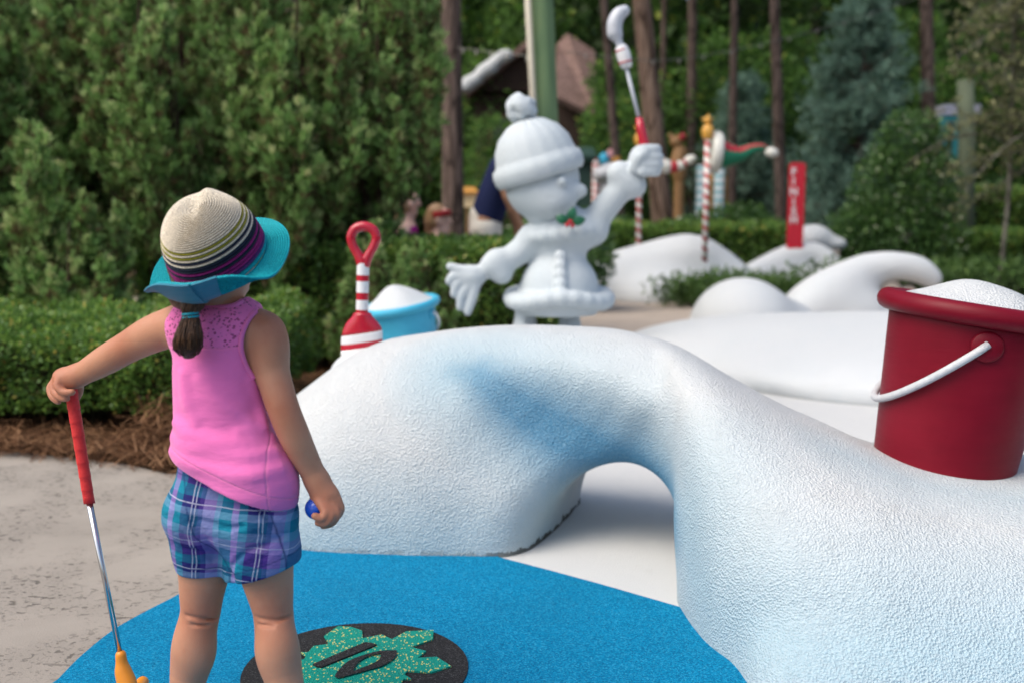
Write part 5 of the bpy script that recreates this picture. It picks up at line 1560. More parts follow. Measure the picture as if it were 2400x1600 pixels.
def hedge(name, lo, hi, leaf, dens, label, mat=GRN_H, seed=1, lump=0.04, slope=0.0):
    """clipped hedge: leaves through the outer shell of a rounded box, twigs within"""
    r = np.random.default_rng(seed)
    lo, hi = np.asarray(lo, float), np.asarray(hi, float)
    sz = hi - lo
    areas = {'top': sz[0] * sz[1], 'front': sz[0] * sz[2], 'left': sz[1] * sz[2], 'right': sz[1] * sz[2], 'back': sz[0] * sz[2] * 0.3}
    pos, nor = [], []
    for k, a in areas.items():
        n = int(a * dens)
        u, v = r.uniform(0, 1, n), r.uniform(0, 1, n)
        dep = np.abs(r.normal(0, 0.045, n))
        if k == 'top': p = np.stack([lo[0] + u * sz[0], lo[1] + v * sz[1], hi[2] - dep], 1); m_ = A(0, 0, 1)
        elif k == 'front': p = np.stack([lo[0] + u * sz[0], lo[1] + dep, lo[2] + v * sz[2]], 1); m_ = A(0, -1, 0)
        elif k == 'back': p = np.stack([lo[0] + u * sz[0], hi[1] - dep, lo[2] + v * sz[2]], 1); m_ = A(0, 1, 0)
        elif k == 'left': p = np.stack([lo[0] + dep, lo[1] + u * sz[1], lo[2] + v * sz[2]], 1); m_ = A(-1, 0, 0)
        else: p = np.stack([hi[0] - dep, lo[1] + u * sz[1], lo[2] + v * sz[2]], 1); m_ = A(1, 0, 0)
        pos.append(p); nor.append(np.repeat(m_[None], n, 0))
    p, nr = np.concatenate(pos), np.concatenate(nor)
    # round the shoulders, make the surface uneven
    lmp = lump * (np.sin(p[:, 0] * 7.3 + p[:, 2] * 5) * np.cos(p[:, 1] * 6.1 + p[:, 0] * 2.2) + 0.6 * np.sin(p[:, 0] * 17 + 1.3 * np.cos(p[:, 1] * 11)) * np.cos(p[:, 2] * 15 + p[:, 1] * 13))
    p = p + nr * lmp[:, None] + r.normal(0, 0.012, p.shape)
    edge = np.clip((p[:, 1] - lo[1]) / 0.16, 0, 1)
    p[:, 2] -= (1 - edge) ** 2 * 0.07 * np.clip((p[:, 2] - lo[2]) / sz[2], 0, 1)
    p[:, 2] += slope * (p[:, 1] - lo[1]) * np.clip((p[:, 2] - lo[2]) / sz[2], 0, 1)
    p[:, 2] = np.maximum(p[:, 2], lo[2])
    d = unit(nr * 0.7 + A(0, 0, 0.35) + r.normal(0, 0.55, p.shape))
    clump = 0.5 + 0.5 * np.sin(p[:, 0] * 23 + 2 * np.sin(p[:, 1] * 17)) * np.cos(p[:, 2] * 19 + p[:, 1] * 9)
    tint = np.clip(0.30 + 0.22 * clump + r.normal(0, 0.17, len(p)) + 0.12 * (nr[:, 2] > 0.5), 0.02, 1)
    tint = np.where(r.uniform(size=len(p)) < 0.02, 1.0, tint)
    t = thing(name, (0.5 * (lo[0] + hi[0]), 0.5 * (lo[1] + hi[1]), 0), label, 'hedge', 'clipped hedges')
    me = leaf_mesh('foliage', p, d, r.uniform(0.8, 1.25, len(p)) * leaf, leaf * 0.62, tint, r)
    add('foliage', me, mat, t)
    # twigs and the shaded core
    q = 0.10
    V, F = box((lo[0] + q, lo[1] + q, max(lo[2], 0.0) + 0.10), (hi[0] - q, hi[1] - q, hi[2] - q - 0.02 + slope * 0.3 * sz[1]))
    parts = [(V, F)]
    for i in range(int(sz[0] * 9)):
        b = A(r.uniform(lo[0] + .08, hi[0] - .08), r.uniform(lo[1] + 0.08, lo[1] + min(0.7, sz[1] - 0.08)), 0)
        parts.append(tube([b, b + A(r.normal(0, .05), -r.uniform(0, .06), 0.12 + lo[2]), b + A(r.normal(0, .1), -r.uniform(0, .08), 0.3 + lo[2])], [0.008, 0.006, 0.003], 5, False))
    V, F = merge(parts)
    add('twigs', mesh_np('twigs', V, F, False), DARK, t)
    return t
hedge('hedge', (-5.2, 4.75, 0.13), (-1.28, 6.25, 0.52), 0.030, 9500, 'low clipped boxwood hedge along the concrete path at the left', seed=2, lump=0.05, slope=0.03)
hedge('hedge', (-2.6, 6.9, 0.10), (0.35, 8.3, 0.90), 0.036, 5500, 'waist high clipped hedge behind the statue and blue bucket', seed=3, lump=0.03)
hedge('hedge', (1.0, 15.9, 0.1), (4.35, 16.9, 0.99), 0.075, 1800, 'long low hedge behind the striped poles and snow drifts', seed=4)
hedge('hedge', (6.5, 15.6, 0.1), (10.5, 16.8, 0.88), 0.075, 1500, 'low clipped hedge at the right edge behind the red bucket', seed=5)
hedge('hedge', (7.4, 19.0, 0.1), (12.5, 20.2, 1.65), 0.09, 1100, 'taller hedge behind the low hedge at the right edge', seed=6)

# fallen pine straw along the foot of the left hedge
r = np.random.default_rng(21)
def straw(n, region, zf, L, seed):
    r = np.random.default_rng(seed)
    V, T = [], []
    for i in range(n):
        p = region(r); l = r.uniform(*L); a = r.uniform(0, 2 * math.pi)
        d = A(math.cos(a), math.sin(a), 0) + A(0, 0, r.normal(0, 0.22))
        z = zf(p, r); c = A(p[0], p[1], z)
        s = unit(np.cross(d, A(0, 0, 1))) * 0.0022
        bend = A(-d[1], d[0], 0) * l * r.normal(0, 0.16) + A(0, 0, abs(r.normal(0, 0.02)))
        a0, a1, a2 = c - d * l / 2, c + bend, c + d * l / 2
        for q in (a0, a2): q[2] = max(q[2], 0.006)
        V += [a0 - s, a0 + s, a1 - s, a1 + s, a2 - s, a2 + s]; T += [r.uniform(0, 1)] * 6
    F = []
    for i in range(n):
        b = 6 * i; F += [(b, b + 1, b + 3, b + 2), (b + 2, b + 3, b + 5, b + 4)]
    return np.array(V), np.array(F), T
def reg(r):
    x = r.uniform(-5.0, -0.95)
    ye = np.interp(x, [-5, -2.4, -1.8, -1.45, -1.0], [4.5, 4.42, 4.30, 4.12, 3.95])
    return x, ye + abs(r.normal(0, 0.28)) * 1.2 - 0.02
V1, F1, T1 = straw(5200, reg, lambda p, r: 0.008 + abs(r.normal(0, 0.03)), (0.10, 0.26), 5)
def reg2(r):
    return r.uniform(-1.75, -1.15), r.uniform(4.35, 4.9)
V2, F2, T2 = straw(1600, reg2, lambda p, r: 0.02 + 0.26 * np.clip((p[1] - 4.3) / 0.5, 0, 1) * r.uniform(0, 1), (0.14, 0.30), 6)
def reg3(r):
    return r.uniform(-3.5, 0.2), r.uniform(5.9, 8.0)
V3, F3, T3 = straw(2500, reg3, lambda p, r: 0.01, (0.15, 0.3), 8)
Vs = np.concatenate([V1, V2, V3]); Fs = np.concatenate([F1, F2 + len(V1), F3 + len(V1) + len(V2)])
me = mesh_np('pine_straw', Vs, Fs, False); attr(me, 'tint', np.concatenate([T1, T2, T3]))
add('pine_straw', me, STRAW, kind='stuff', label='brown pine straw scattered along the foot of the left hedge', cat='pine straw')

# broadleaf shrub, blue pines, low plants
def blob_tree(n, lobes, leaf, wfac, seed, up=0.2, tint0=0.35):
    """leaves spread through lobes (centre, radii), thicker towards the outside"""
    r = np.random.default_rng(seed)
    P_, D_, T_ = [], [], []
    vol_ = np.array([np.prod(q[1]) ** 0.67 for q in lobes]); vol_ = vol_ / vol_.sum()
    for (c, rad), f in zip(lobes, vol_):
        m_ = int(n * f)
        u = rdir(m_, r); q = r.uniform(0.25, 1, m_) ** 0.45
        nb = 26; bc = rdir(nb, r); near = (u @ bc.T).max(1)
        q = q * (0.80 + 0.28 * np.clip((near - 0.75) * 4, -0.6, 1))
        p = np.asarray(c) + u * q[:, None] * np.asarray(rad)
        P_.append(p); D_.append(unit(u * 0.6 + A(0, 0, up) + r.normal(0, 0.6, (m_, 3))))
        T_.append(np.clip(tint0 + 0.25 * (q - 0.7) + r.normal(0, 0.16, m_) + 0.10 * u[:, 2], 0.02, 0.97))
    p, d, t = np.concatenate(P_), np.concatenate(D_), np.concatenate(T_)
    t = np.where(r.uniform(size=len(t)) < 0.012, 1, t)
    return leaf_mesh('crown', p, d, leaf * r.uniform(0.7, 1.3, len(p)), leaf * wfac, t, r)
def stems(pairs, r0, r1, seg=7):
    return mesh_np('trunk', *merge([tube(spline(p, 4) if len(p) > 2 else p, list(np.linspace(r0 * f, r1 * f, (len(p) - 1) * 4 + 1 if len(p) > 2 else 2)), seg, False) for p, f in pairs]))

# broadleaf shrub at the right of the finish post
c0 = P(2105, 600, 16.0); c0[2] = 0
me = blob_tree(15000, [((0, 0, 0.75), (1.0, 0.9, 0.75)), ((0.05, 0, 1.5), (0.85, 0.8, 0.8)), ((0.1, 0, 2.2), (0.55, 0.55, 0.6)), ((-0.6, -0.1, 0.7), (0.6, 0.6, 0.7))], 0.085, 0.55, 31)
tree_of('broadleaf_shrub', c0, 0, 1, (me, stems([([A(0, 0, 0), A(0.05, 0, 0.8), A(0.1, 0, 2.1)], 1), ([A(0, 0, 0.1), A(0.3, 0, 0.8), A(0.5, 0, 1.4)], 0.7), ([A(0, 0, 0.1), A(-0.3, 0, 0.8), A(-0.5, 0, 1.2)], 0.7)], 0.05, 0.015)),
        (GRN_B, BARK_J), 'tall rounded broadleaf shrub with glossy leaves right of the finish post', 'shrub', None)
def blue_pine(h, rad, n, seed):
    r = np.random.default_rng(seed)
    pos, d_, t_ = [], [], []
    br = []
    for i in range(n):
        f = r.uniform(0.03, 1.0); z = h * f
        th = r.uniform(0, 2 * math.pi); o = A(math.cos(th), math.sin(th), 0)
        L = rad * (1 - f) ** 0.75 * r.uniform(0.55, 1.1) + 0.15
        a0 = A(0, 0, z); a1 = a0 + o * L + A(0, 0, L * r.uniform(0.15, 0.5))
        br.append((a0, 0.5 * (a0 + a1) + A(0, 0, -0.05 * L), a1))
        for k in range(9):
            q = 0.35 + 0.65 * k / 8
            c = a0 + (a1 - a0) * q + r.normal(0, 0.07, 3)
            m_ = 10
            pos.append(c + r.normal(0, 0.03, (m_, 3))); d_.append(unit(unit(a1 - a0) * 0.5 + A(0, 0, 0.35) + r.normal(0, 0.55, (m_, 3))))
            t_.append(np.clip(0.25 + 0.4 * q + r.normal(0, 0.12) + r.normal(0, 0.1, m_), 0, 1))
    pos, d_, t_ = (np.concatenate(x) for x in (pos, d_, t_))
    cr = leaf_mesh('crown', pos, d_, 0.19 * r.uniform(0.7, 1.2, len(pos)), 0.028, t_, r)
    tr = [tube([A(0, 0, -0.1), A(0, 0, h * 0.5), A(0, 0, h)], [0.12, 0.08, 0.015], 8, False)] + [tube(list(b), [0.02, 0.014, 0.004], 4, False) for b in br]
    return cr, mesh_np('trunk', *merge(tr))
bp1 = blue_pine(5.0, 1.9, 300, 41)
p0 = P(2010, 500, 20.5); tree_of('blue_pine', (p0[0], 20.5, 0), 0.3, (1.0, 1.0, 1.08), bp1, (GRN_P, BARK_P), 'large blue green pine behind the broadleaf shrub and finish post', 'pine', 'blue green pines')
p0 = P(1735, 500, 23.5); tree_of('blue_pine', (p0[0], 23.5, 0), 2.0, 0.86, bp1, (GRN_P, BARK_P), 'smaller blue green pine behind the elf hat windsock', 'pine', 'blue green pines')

def spiky(n, h, w, seed):
    r = np.random.default_rng(seed)
    pos, d_ = [], []
    for i in range(n):
        b = A(r.normal(0, w * 0.4), r.normal(0, w * 0.4), 0)
        u = unit(A(r.normal(0, 0.45), r.normal(0, 0.45), 1.0))
        k = 9
        for j in range(k):
            pos.append(b + u * h * (0.15 + 0.85 * j / k * r.uniform(0.6, 1)) + r.normal(0, 0.012, 3)); d_.append(unit(u * 0.5 + r.normal(0, 0.7, 3)))
    pos, d_ = np.array(pos), np.array(d_)
    t = np.clip(0.25 + 0.5 * pos[:, 2] / h + r.normal(0, 0.15, len(pos)), 0, 1)
    return leaf_mesh('foliage', pos, d_, 0.085, 0.028, t, r)
sp1, sp2 = spiky(110, 0.52, 0.42, 51), spiky(95, 0.44, 0.46, 52)
LOWL = ['low green plant at the front left corner of the bed beside the tan path', 'low green plant just behind the front left one, near the tall drift', 'low green plant at the middle of the bed\'s front edge',
        'low green plant touching the left of the ball shaped mound', 'low green plant directly behind the ball shaped mound', 'low green plant between ball shaped mound and thin snow drift',
        'low green plant left of the white snow arch', 'low green plant at the foot of the tall drift\'s right end', 'low green plant pressed against the tall snow drift', 'low green plant right below the red finish post', 'low green plant right of the finish post, nearest the pedestal']
lowspots = [(1600, 694, 0), (1650, 680, 1), (1690, 698, 0), (1738, 684, 0), (1765, 664, 1), (1800, 668, 0), (1840, 655, 1), (1720, 655, 0), (1640, 662, 1), (1880, 640, 0), (1925, 628, 1)]
for i, (x, y, k) in enumerate(lowspots):
    d = float(np.interp(y, [628, 700], [13.2, 12.2])); X = P(x, y, d)[0]
    t = thing('low_plant', (X, d, 0), LOWL[i], 'plant', 'low plants between the snow drifts')
    t.rotation_euler = (0, 0, i * 1.3); s = random.uniform(0.85, 1.15); t.scale = (s, s, s)
    put('foliage', sp1 if k == 0 else sp2, t, GRN_G)
SPRL = ['low spreading plant left of the white snow arch top', 'low spreading plant seen over the middle of the white snow arch', 'low spreading plant over the right end of the snow arch', 'low spreading plant above the red bucket\'s left rim',
        'low spreading plant above the middle of the red bucket', 'low spreading plant above the right part of the red bucket', 'low spreading plant at the right edge of the picture']
for i, x in enumerate((1985, 2060, 2130, 2200, 2275, 2350, 2420)):
    d = 13.6 + 0.5 * (i % 3)
    t = thing('ground_juniper', (P(x, 600, d)[0], d, 0), SPRL[i], 'plant', 'spreading plants behind the red bucket')
    t.rotation_euler = (0, 0, i * 1.9); t.scale = (1.7, 1.5, 1.25 + 0.2 * (i % 2))
    put('foliage', sp2 if i % 2 else sp1, t, GRN_P if i % 2 else GRN_G)
# round shrubs behind the striped poles
bush = blob_tree(5200, [((0, 0, 0.55), (0.75, 0.7, 0.6)), ((0.35, 0, 0.7), (0.5, 0.5, 0.5)), ((-0.4, 0, 0.6), (0.5, 0.5, 0.45))], 0.085, 0.55, 61)
bst = stems([([A(0, 0, 0), A(0.1, 0, 0.4), A(0.2, 0, 0.8)], 1), ([A(0, 0, 0), A(-0.1, 0, 0.4), A(-0.3, 0, 0.7)], 1)], 0.03, 0.01)
for i, (x, d, s, lb) in enumerate(((1700, 18.0, 1.15, 'rounded green bush right of the tall striped pole'), (1600, 18.4, 0.95, 'dark green bush between the two striped poles'), (1790, 18.4, 1.0, 'small green bush left of the finish post'),
                                   (1420, 18.6, 1.05, 'dark bush behind the raised arm of the statue'), (2330, 22.5, 1.6, 'dark green bush beyond the hedges at the right edge'), (1290, 12.0, 1.0, 'shaded bush behind the hedge and statue'))):
    tree_of('round_bush', (P(x, 500, d)[0], d, 0), i * 1.1, s, (bush, bst), (GRN_B, BARK_J), lb, 'bush', 'round bushes behind the course')

# pines: tall trunks, crowns far above
def pine_trunk(h, r0, lean, seed):
    r = np.random.default_rng(seed)
    n = 14; pts, rs = [], []
    for i in range(n):
        f = i / (n - 1)
        pts.append(A(lean[0] * f * h + 0.05 * math.sin(3 * f + seed), lean[1] * f * h, h * f - 0.1)); rs.append(r0 * (1.15 if i == 0 else 1) * (1 - 0.55 * f))
    return mesh_np('trunk', *tube(pts, rs, 14, False)), pts[-1]
pine_crown = blob_tree(2600, [((0, 0, 0), (1.6, 1.6, 0.9)), ((0.6, 0.2, 1.2), (1.2, 1.2, 0.7)), ((-0.7, 0, 0.9), (1.0, 1.0, 0.6))], 0.42, 0.16, 71)
pines = [(1062, 13.2, 0.155, -0.012, BARK_P, 'straight grey brown pine trunk at the right end of the junipers'),
         (1460, 19.5, 0.10, -0.085, BARK_P, 'slim leaning dark trunk left of the raised display putter'),
         (1565, 16.4, 0.185, -0.105, BARK_W, 'thick worn pine trunk with bare bark behind the raised fist'),
         (1552, 26, 0.10, 0.0, BARK_P, 'thin far trunk just right of the worn pine'),
         (1628, 25, 0.15, -0.02, BARK_P, 'dark pine trunk behind the golden star of the striped pole'),
         (1722, 21.5, 0.105, -0.022, BARK_P, 'slim dark pine trunk behind the windsock'),
         (1842, 19.6, 0.125, -0.075, BARK_P, 'slim leaning pine trunk just left of the finish post'),
         (2182, 20.8, 0.17, -0.065, BARK_P, 'tall pine trunk right of the large blue green pine'),
         (1895, 30, 0.2, 0.0, BARK_P, 'far dark trunk above the blue green pine'),
         (330, 15, 0.15, 0.01, BARK_P, 'pine trunk hidden among the junipers at the left'),
         (700, 17, 0.15, 0.0, BARK_P, 'pine trunk behind the tall junipers above the hat')]
for i, (x, d, r0, lean, ma, lb) in enumerate(pines):
    b = P(x, 520, d)
    me, tp = pine_trunk(12.5, r0, (lean, 0), i)
    t = thing('pine_tree', (b[0], d, 0), lb, 'pine', 'tall pines')
    put('trunk', me, t, ma)
    o = put('crown', pine_crown, t, GRN_F); o.location = tuple(tp); o.rotation_euler = (0, 0, i * 1.3)

# deciduous tree reaching in from the right
r = np.random.default_rng(81)
lx = P(2450, 500, 13.5)[0]
br, lp_, ld_ = [], [], []
br.append(tube([A(0, 0, -0.1), A(0.03, 0, 1.5), A(-0.02, 0, 3.2), A(0.05, 0, 5.5)], [0.075, 0.065, 0.055, 0.03], 9, False))
br.append(tube([A(-0.42, 0.3, -0.1), A(-0.36, 0.3, 1.5), A(-0.40, 0.3, 3.2), A(-0.5, 0.3, 5)], [0.035, 0.03, 0.028, 0.02], 7, False))
for i in range(56):
    z = r.uniform(1.7, 4.6); a = r.choice([math.pi, math.pi, 0.0]) + r.normal(0, 0.8); L = r.uniform(0.7, 1.9)
    s0 = A(0, 0, z); pts = [s0]
    d = unit(A(math.cos(a), math.sin(a), r.uniform(-0.15, 0.5)))
    for k in range(5):
        d = unit(d + r.normal(0, 0.2, 3)); pts.append(pts[-1] + d * L / 5)
        for q in range(3):
            tw = pts[-1] + unit(d + r.normal(0, 0.8, 3)) * r.uniform(0.1, 0.35)
            br.append(tube([pts[-1], tw], [0.006, 0.003], 4, False))
            for _ in range(7):
                lp_.append(pts[-1] + (tw - pts[-1]) * r.uniform(0.3, 1.1) + r.normal(0, 0.03, 3)); ld_.append(unit(r.normal(0, 1, 3) + A(0, 0, -0.2)))
    br.append(tube(pts, list(np.linspace(0.022, 0.006, 6)), 5, False))
lp_, ld_ = np.array(lp_), np.array(ld_)
tree_of('young_tree', (lx, 13.5, 0), 0, 1, (leaf_mesh('crown', lp_, ld_, 0.085, 0.045, np.clip(r.normal(0.55, 0.2, len(lp_)), 0, 1), r), mesh_np('trunk', *merge(br))), (GRN_D, BARK_G),
        'sparse grey branched tree with small olive leaves at the right edge', 'tree', None)

# leafy understorey trees between the course and the wood
und = blob_tree(5200, [((0, 0, 2.2), (1.5, 1.3, 1.3)), ((0.8, 0, 3.6), (1.2, 1.1, 1.1)), ((-0.7, 0.1, 3.3), (1.1, 1.0, 1.0)), ((0.1, 0, 4.7), (0.9, 0.9, 0.8))], 0.15, 0.6, 88, tint0=0.5)
und_t = stems([([A(0, 0, -0.1), A(0.1, 0, 1.5), A(0.1, 0, 4.2)], 1), ([A(0, 0, 1.2), A(0.5, 0, 2.4), A(0.9, 0, 3.4)], 0.6), ([A(0, 0, 1.0), A(-0.4, 0, 2.2), A(-0.8, 0, 3.2)], 0.6)], 0.07, 0.02)
for i, (x, d, s, lb) in enumerate(((1150, 22.5, 0.62, 'leafy dark tree in front of the timber lodge wall'), (1452, 23.5, 0.9, 'light green leafy tree behind the display putter'), (1690, 25.5, 1.05, 'yellow green leafy tree above the windsock'),
                                   (1830, 26, 1.1, 'leafy tree behind the leaning pine trunk'), (2330, 24, 1.15, 'leafy tree behind the bushes at the right edge'), (1230, 27.5, 1.3, 'tall leafy tree above the lodge roof'), (2120, 27, 1.2, 'leafy tree right of the large blue green pine'))):
    tree_of('understorey_tree', (P(x, 500, d)[0], d, 0), i * 1.4, s, (und, und_t), (GRN_F, BARK_J), lb, 'tree', 'leafy trees at the edge of the wood')

# the wood behind everything
r = np.random.default_rng(91)
n = 120000
X = r.uniform(-34, 34, n); Y = 27 + r.uniform(0, 1, n) ** 0.8 * 9 + 0.004 * X ** 2 * 0 - 4.5 * np.clip((-X - 4) / 10, 0, 1)
Zt = 12.5; Z = r.uniform(0, 1, n) ** 0.9 * Zt
cl = np.sin(X * 1.1 + 2 * np.sin(Z * 0.9)) * np.cos(Z * 1.3 + np.sin(Y * 1.4)) + 0.5 * np.sin(X * 2.9 + Y * 1.1) * np.cos(Z * 3.1)
Y = Y + cl * 0.8
t = np.clip(0.36 + 0.26 * cl + 0.25 * np.clip(np.sin(X * 0.45 + 0.6) * np.sin(Z * 0.6 + 1 + X * 0.2) - 0.3, 0, 1) + r.normal(0, 0.15, n), 0, 1)
t = np.where(r.uniform(size=n) < 0.03, 1.0, t)
pos = np.stack([X, Y, Z], 1)
me = leaf_mesh('wood', pos, unit(r.normal(0, 1, (n, 3)) + A(0, -0.3, -0.2)), r.uniform(0.22, 0.5, n), 0.26, t, r)
add('background_wood', me, GRN_F, kind='stuff', label='dark green wood filling the background behind the mini golf course', cat='wood')
xs_ = np.linspace(-60, 60, 31); ys_ = np.linspace(36, 60, 9)
V = [(x, y, -0.2 + 11.5 * (1 - math.exp(-((y - 36) / 3.0) ** 1.2)) + 0.6 * math.sin(x * 0.7) * min(1, (y - 36) / 3)) for y in ys_ for x in xs_]
F = [(j * 31 + i, j * 31 + i + 1, (j + 1) * 31 + i + 1, (j + 1) * 31 + i) for j in range(8) for i in range(30)]
add('sky_blocking_bank', mesh_np('sky_blocking_bank', V, F), simple('sky_blocker_green', (0.022, 0.035, 0.012), 0.95, 0.4, 3, 0.8, 9, spec=0.05), kind='structure')  # added dark bank, blocks sky that would show through the leaf gaps

# ================================================================== PEOPLE BEHIND THE HEDGE
M_SKIN2 = mat_skin('sunburnt_skin', (0.74, 0.46, 0.37), (0.80, 0.55, 0.46))
M_SKIN3 = mat_skin('tan_skin', (0.38, 0.19, 0.11), (0.46, 0.25, 0.15))
def cloth(name, c): return simple(name, c, 0.9, 0.15, 9, 0.3, 40, spec=0.1)
def figure(label, base, skin, body, clothes, hair=None, extra=()):
    """body / clothes: lists of (points, radii[, squash]) limbs in metres round base; every list one mesh"""
    t = thing('person', base, label, 'person')
    b = np.asarray(base, float)
    def vol_of(limbs, h=0.012):
        pts = np.concatenate([np.array(l[0]) for l in limbs]); rm = max(max(l[1]) for l in limbs) * 1.5
        v = Vol(b + pts.min(0) - rm - 0.03, b + pts.max(0) + rm + 0.03, h)
        for l in limbs:
            p = [b + np.asarray(q) for q in l[0]]
            v.chain(p, l[1], 0.03, l[2] if len(l) > 2 else None, n=3)
        V, F = v.mesh(); return relax(V, F, 2), F
    V, F = vol_of(body); add('body', mesh_np('body', V, F), skin, t)
    for nm, limbs, ma in clothes:
        V, F = vol_of(limbs); add(nm, mesh_np(nm, V, F), ma, t)
    if hair:
        V, F = vol_of(hair[0], 0.008); add('hair', mesh_np('hair', V, F), hair[1], t)
    return t
def head(c, f, r=0.085):
    """head limbs: skull, jaw, nose, ears; f = facing"""
    c = np.asarray(c, float); f = unit(np.asarray(f, float)); s = np.cross(f, A(0, 0, 1))
    return [([c + A(0, 0, 0.03) - f * 0.02, c + A(0, 0, 0.03) + f * 0.02], [r, r * 0.95]), ([c, c - A(0, 0, 0.075) + f * 0.035], [r * 0.9, r * 0.55]),
            ([c + f * 0.09, c + f * 0.112 - A(0, 0, 0.012)], [0.012, 0.014]), ([c + s * r * 0.95, c + s * r * 0.98 - A(0, 0, 0.03)], [0.022, 0.016]), ([c - s * r * 0.95, c - s * r * 0.98 - A(0, 0, 0.03)], [0.022, 0.016]),
            ([c - A(0, 0, 0.05) - f * 0.02, c - A(0, 0, 0.17) - f * 0.04], [0.055, 0.06])]
def hand(w, d):
    d = unit(np.asarray(d, float)); w = np.asarray(w, float); s = unit(np.cross(d, A(0.1, 1, 0.2)))
    out = [([w, w + d * 0.07], [0.030, 0.036])]
    for k in range(4):
        b = w + d * 0.075 + s * (k - 1.5) * 0.019
        out.append(([b, b + d * 0.04, b + d * 0.065 + A(0, -0.012, -0.012)], [0.011, 0.010, 0.009]))
    out.append(([w + d * 0.03 + s * 0.03, w + d * 0.07 + s * 0.055], [0.013, 0.010]))
    return out
DP = 9.3
# man bending forward to the right
hp = P(1138, 518, DP) - A(0, 0, 0)
base = A(hp[0] + 0.02, DP, 0)
H0 = A(-0.02, 0, hp[2]); sh_ = A(0.14, -0.02, hp[2] + 0.47); hd_ = A(0.30, -0.03, hp[2] + 0.60)
wr = P(1226, 545, DP - 0.2) - base
body = head(hd_, (1, -0.1, -0.5)) + hand(wr, (0.2, -0.1, -1)) + hand(wr + A(-0.05, 0.25, 0.0), (0.2, 0, -1)) + [
    ([H0, 0.5 * (H0 + sh_), sh_], [0.135, 0.13, 0.12], (A(0, 1, 0), 1.25)), ([sh_, hd_ - A(0.03, 0, 0.08)], [0.07, 0.06]),
    ([sh_ + A(0, -0.2, -0.02), sh_ + A(0.05, -0.27, -0.26), wr], [0.062, 0.05, 0.034]), ([sh_ + A(0, 0.2, -0.02), sh_ + A(0.05, 0.24, -0.26), wr + A(-0.05, 0.25, 0)], [0.062, 0.05, 0.034]),
    ([H0 + A(0, -0.1, 0), A(0.0, -0.11, 0.5), A(0.0, -0.11, 0.10)], [0.095, 0.065, 0.042]), ([H0 + A(0, 0.1, 0), A(0.0, 0.12, 0.5), A(-0.02, 0.12, 0.10)], [0.095, 0.065, 0.042])]
shirt = [([H0 + A(0.02, 0, 0.06), 0.5 * (H0 + sh_), sh_], [0.155, 0.15, 0.135], (A(0, 1, 0), 1.25)), ([sh_ + A(0, -0.17, -0.01), sh_ + A(0.03, -0.25, -0.15)], [0.085, 0.075]), ([sh_ + A(0, 0.17, -0.01), sh_ + A(0.03, 0.23, -0.15)], [0.085, 0.075])]
shorts = [([H0 + A(0, 0, 0.04), H0 - A(0, 0, 0.08)], [0.150, 0.155], (A(0, 1, 0), 1.2)), ([H0 + A(0, -0.1, -0.08), A(0.01, -0.11, 0.52)], [0.12, 0.095]), ([H0 + A(0, 0.1, -0.08), A(0.01, 0.12, 0.52)], [0.12, 0.095])]
shoes = [([A(-0.02, -0.11, 0.05), A(0.16, -0.11, 0.045)], [0.05, 0.045]), ([A(-0.04, 0.12, 0.05), A(0.14, 0.12, 0.045)], [0.05, 0.045])]
figure('man in navy shirt and cream shorts bending forward behind the hedge', base, M_SKIN3, body, [('navy_shirt', shirt, cloth('navy_cotton', (0.018, 0.025, 0.075))), ('cream_shorts', shorts, cloth('cream_cotton', (0.70, 0.67, 0.60))), ('shoes', shoes, cloth('grey_shoe', (0.2, 0.2, 0.2)))],
       ([([hd_ + A(-0.03, 0, 0.06), hd_ + A(-0.05, 0, 0.0)], [0.085, 0.08])], simple('short_dark_hair', (0.03, 0.02, 0.015), 0.6)))
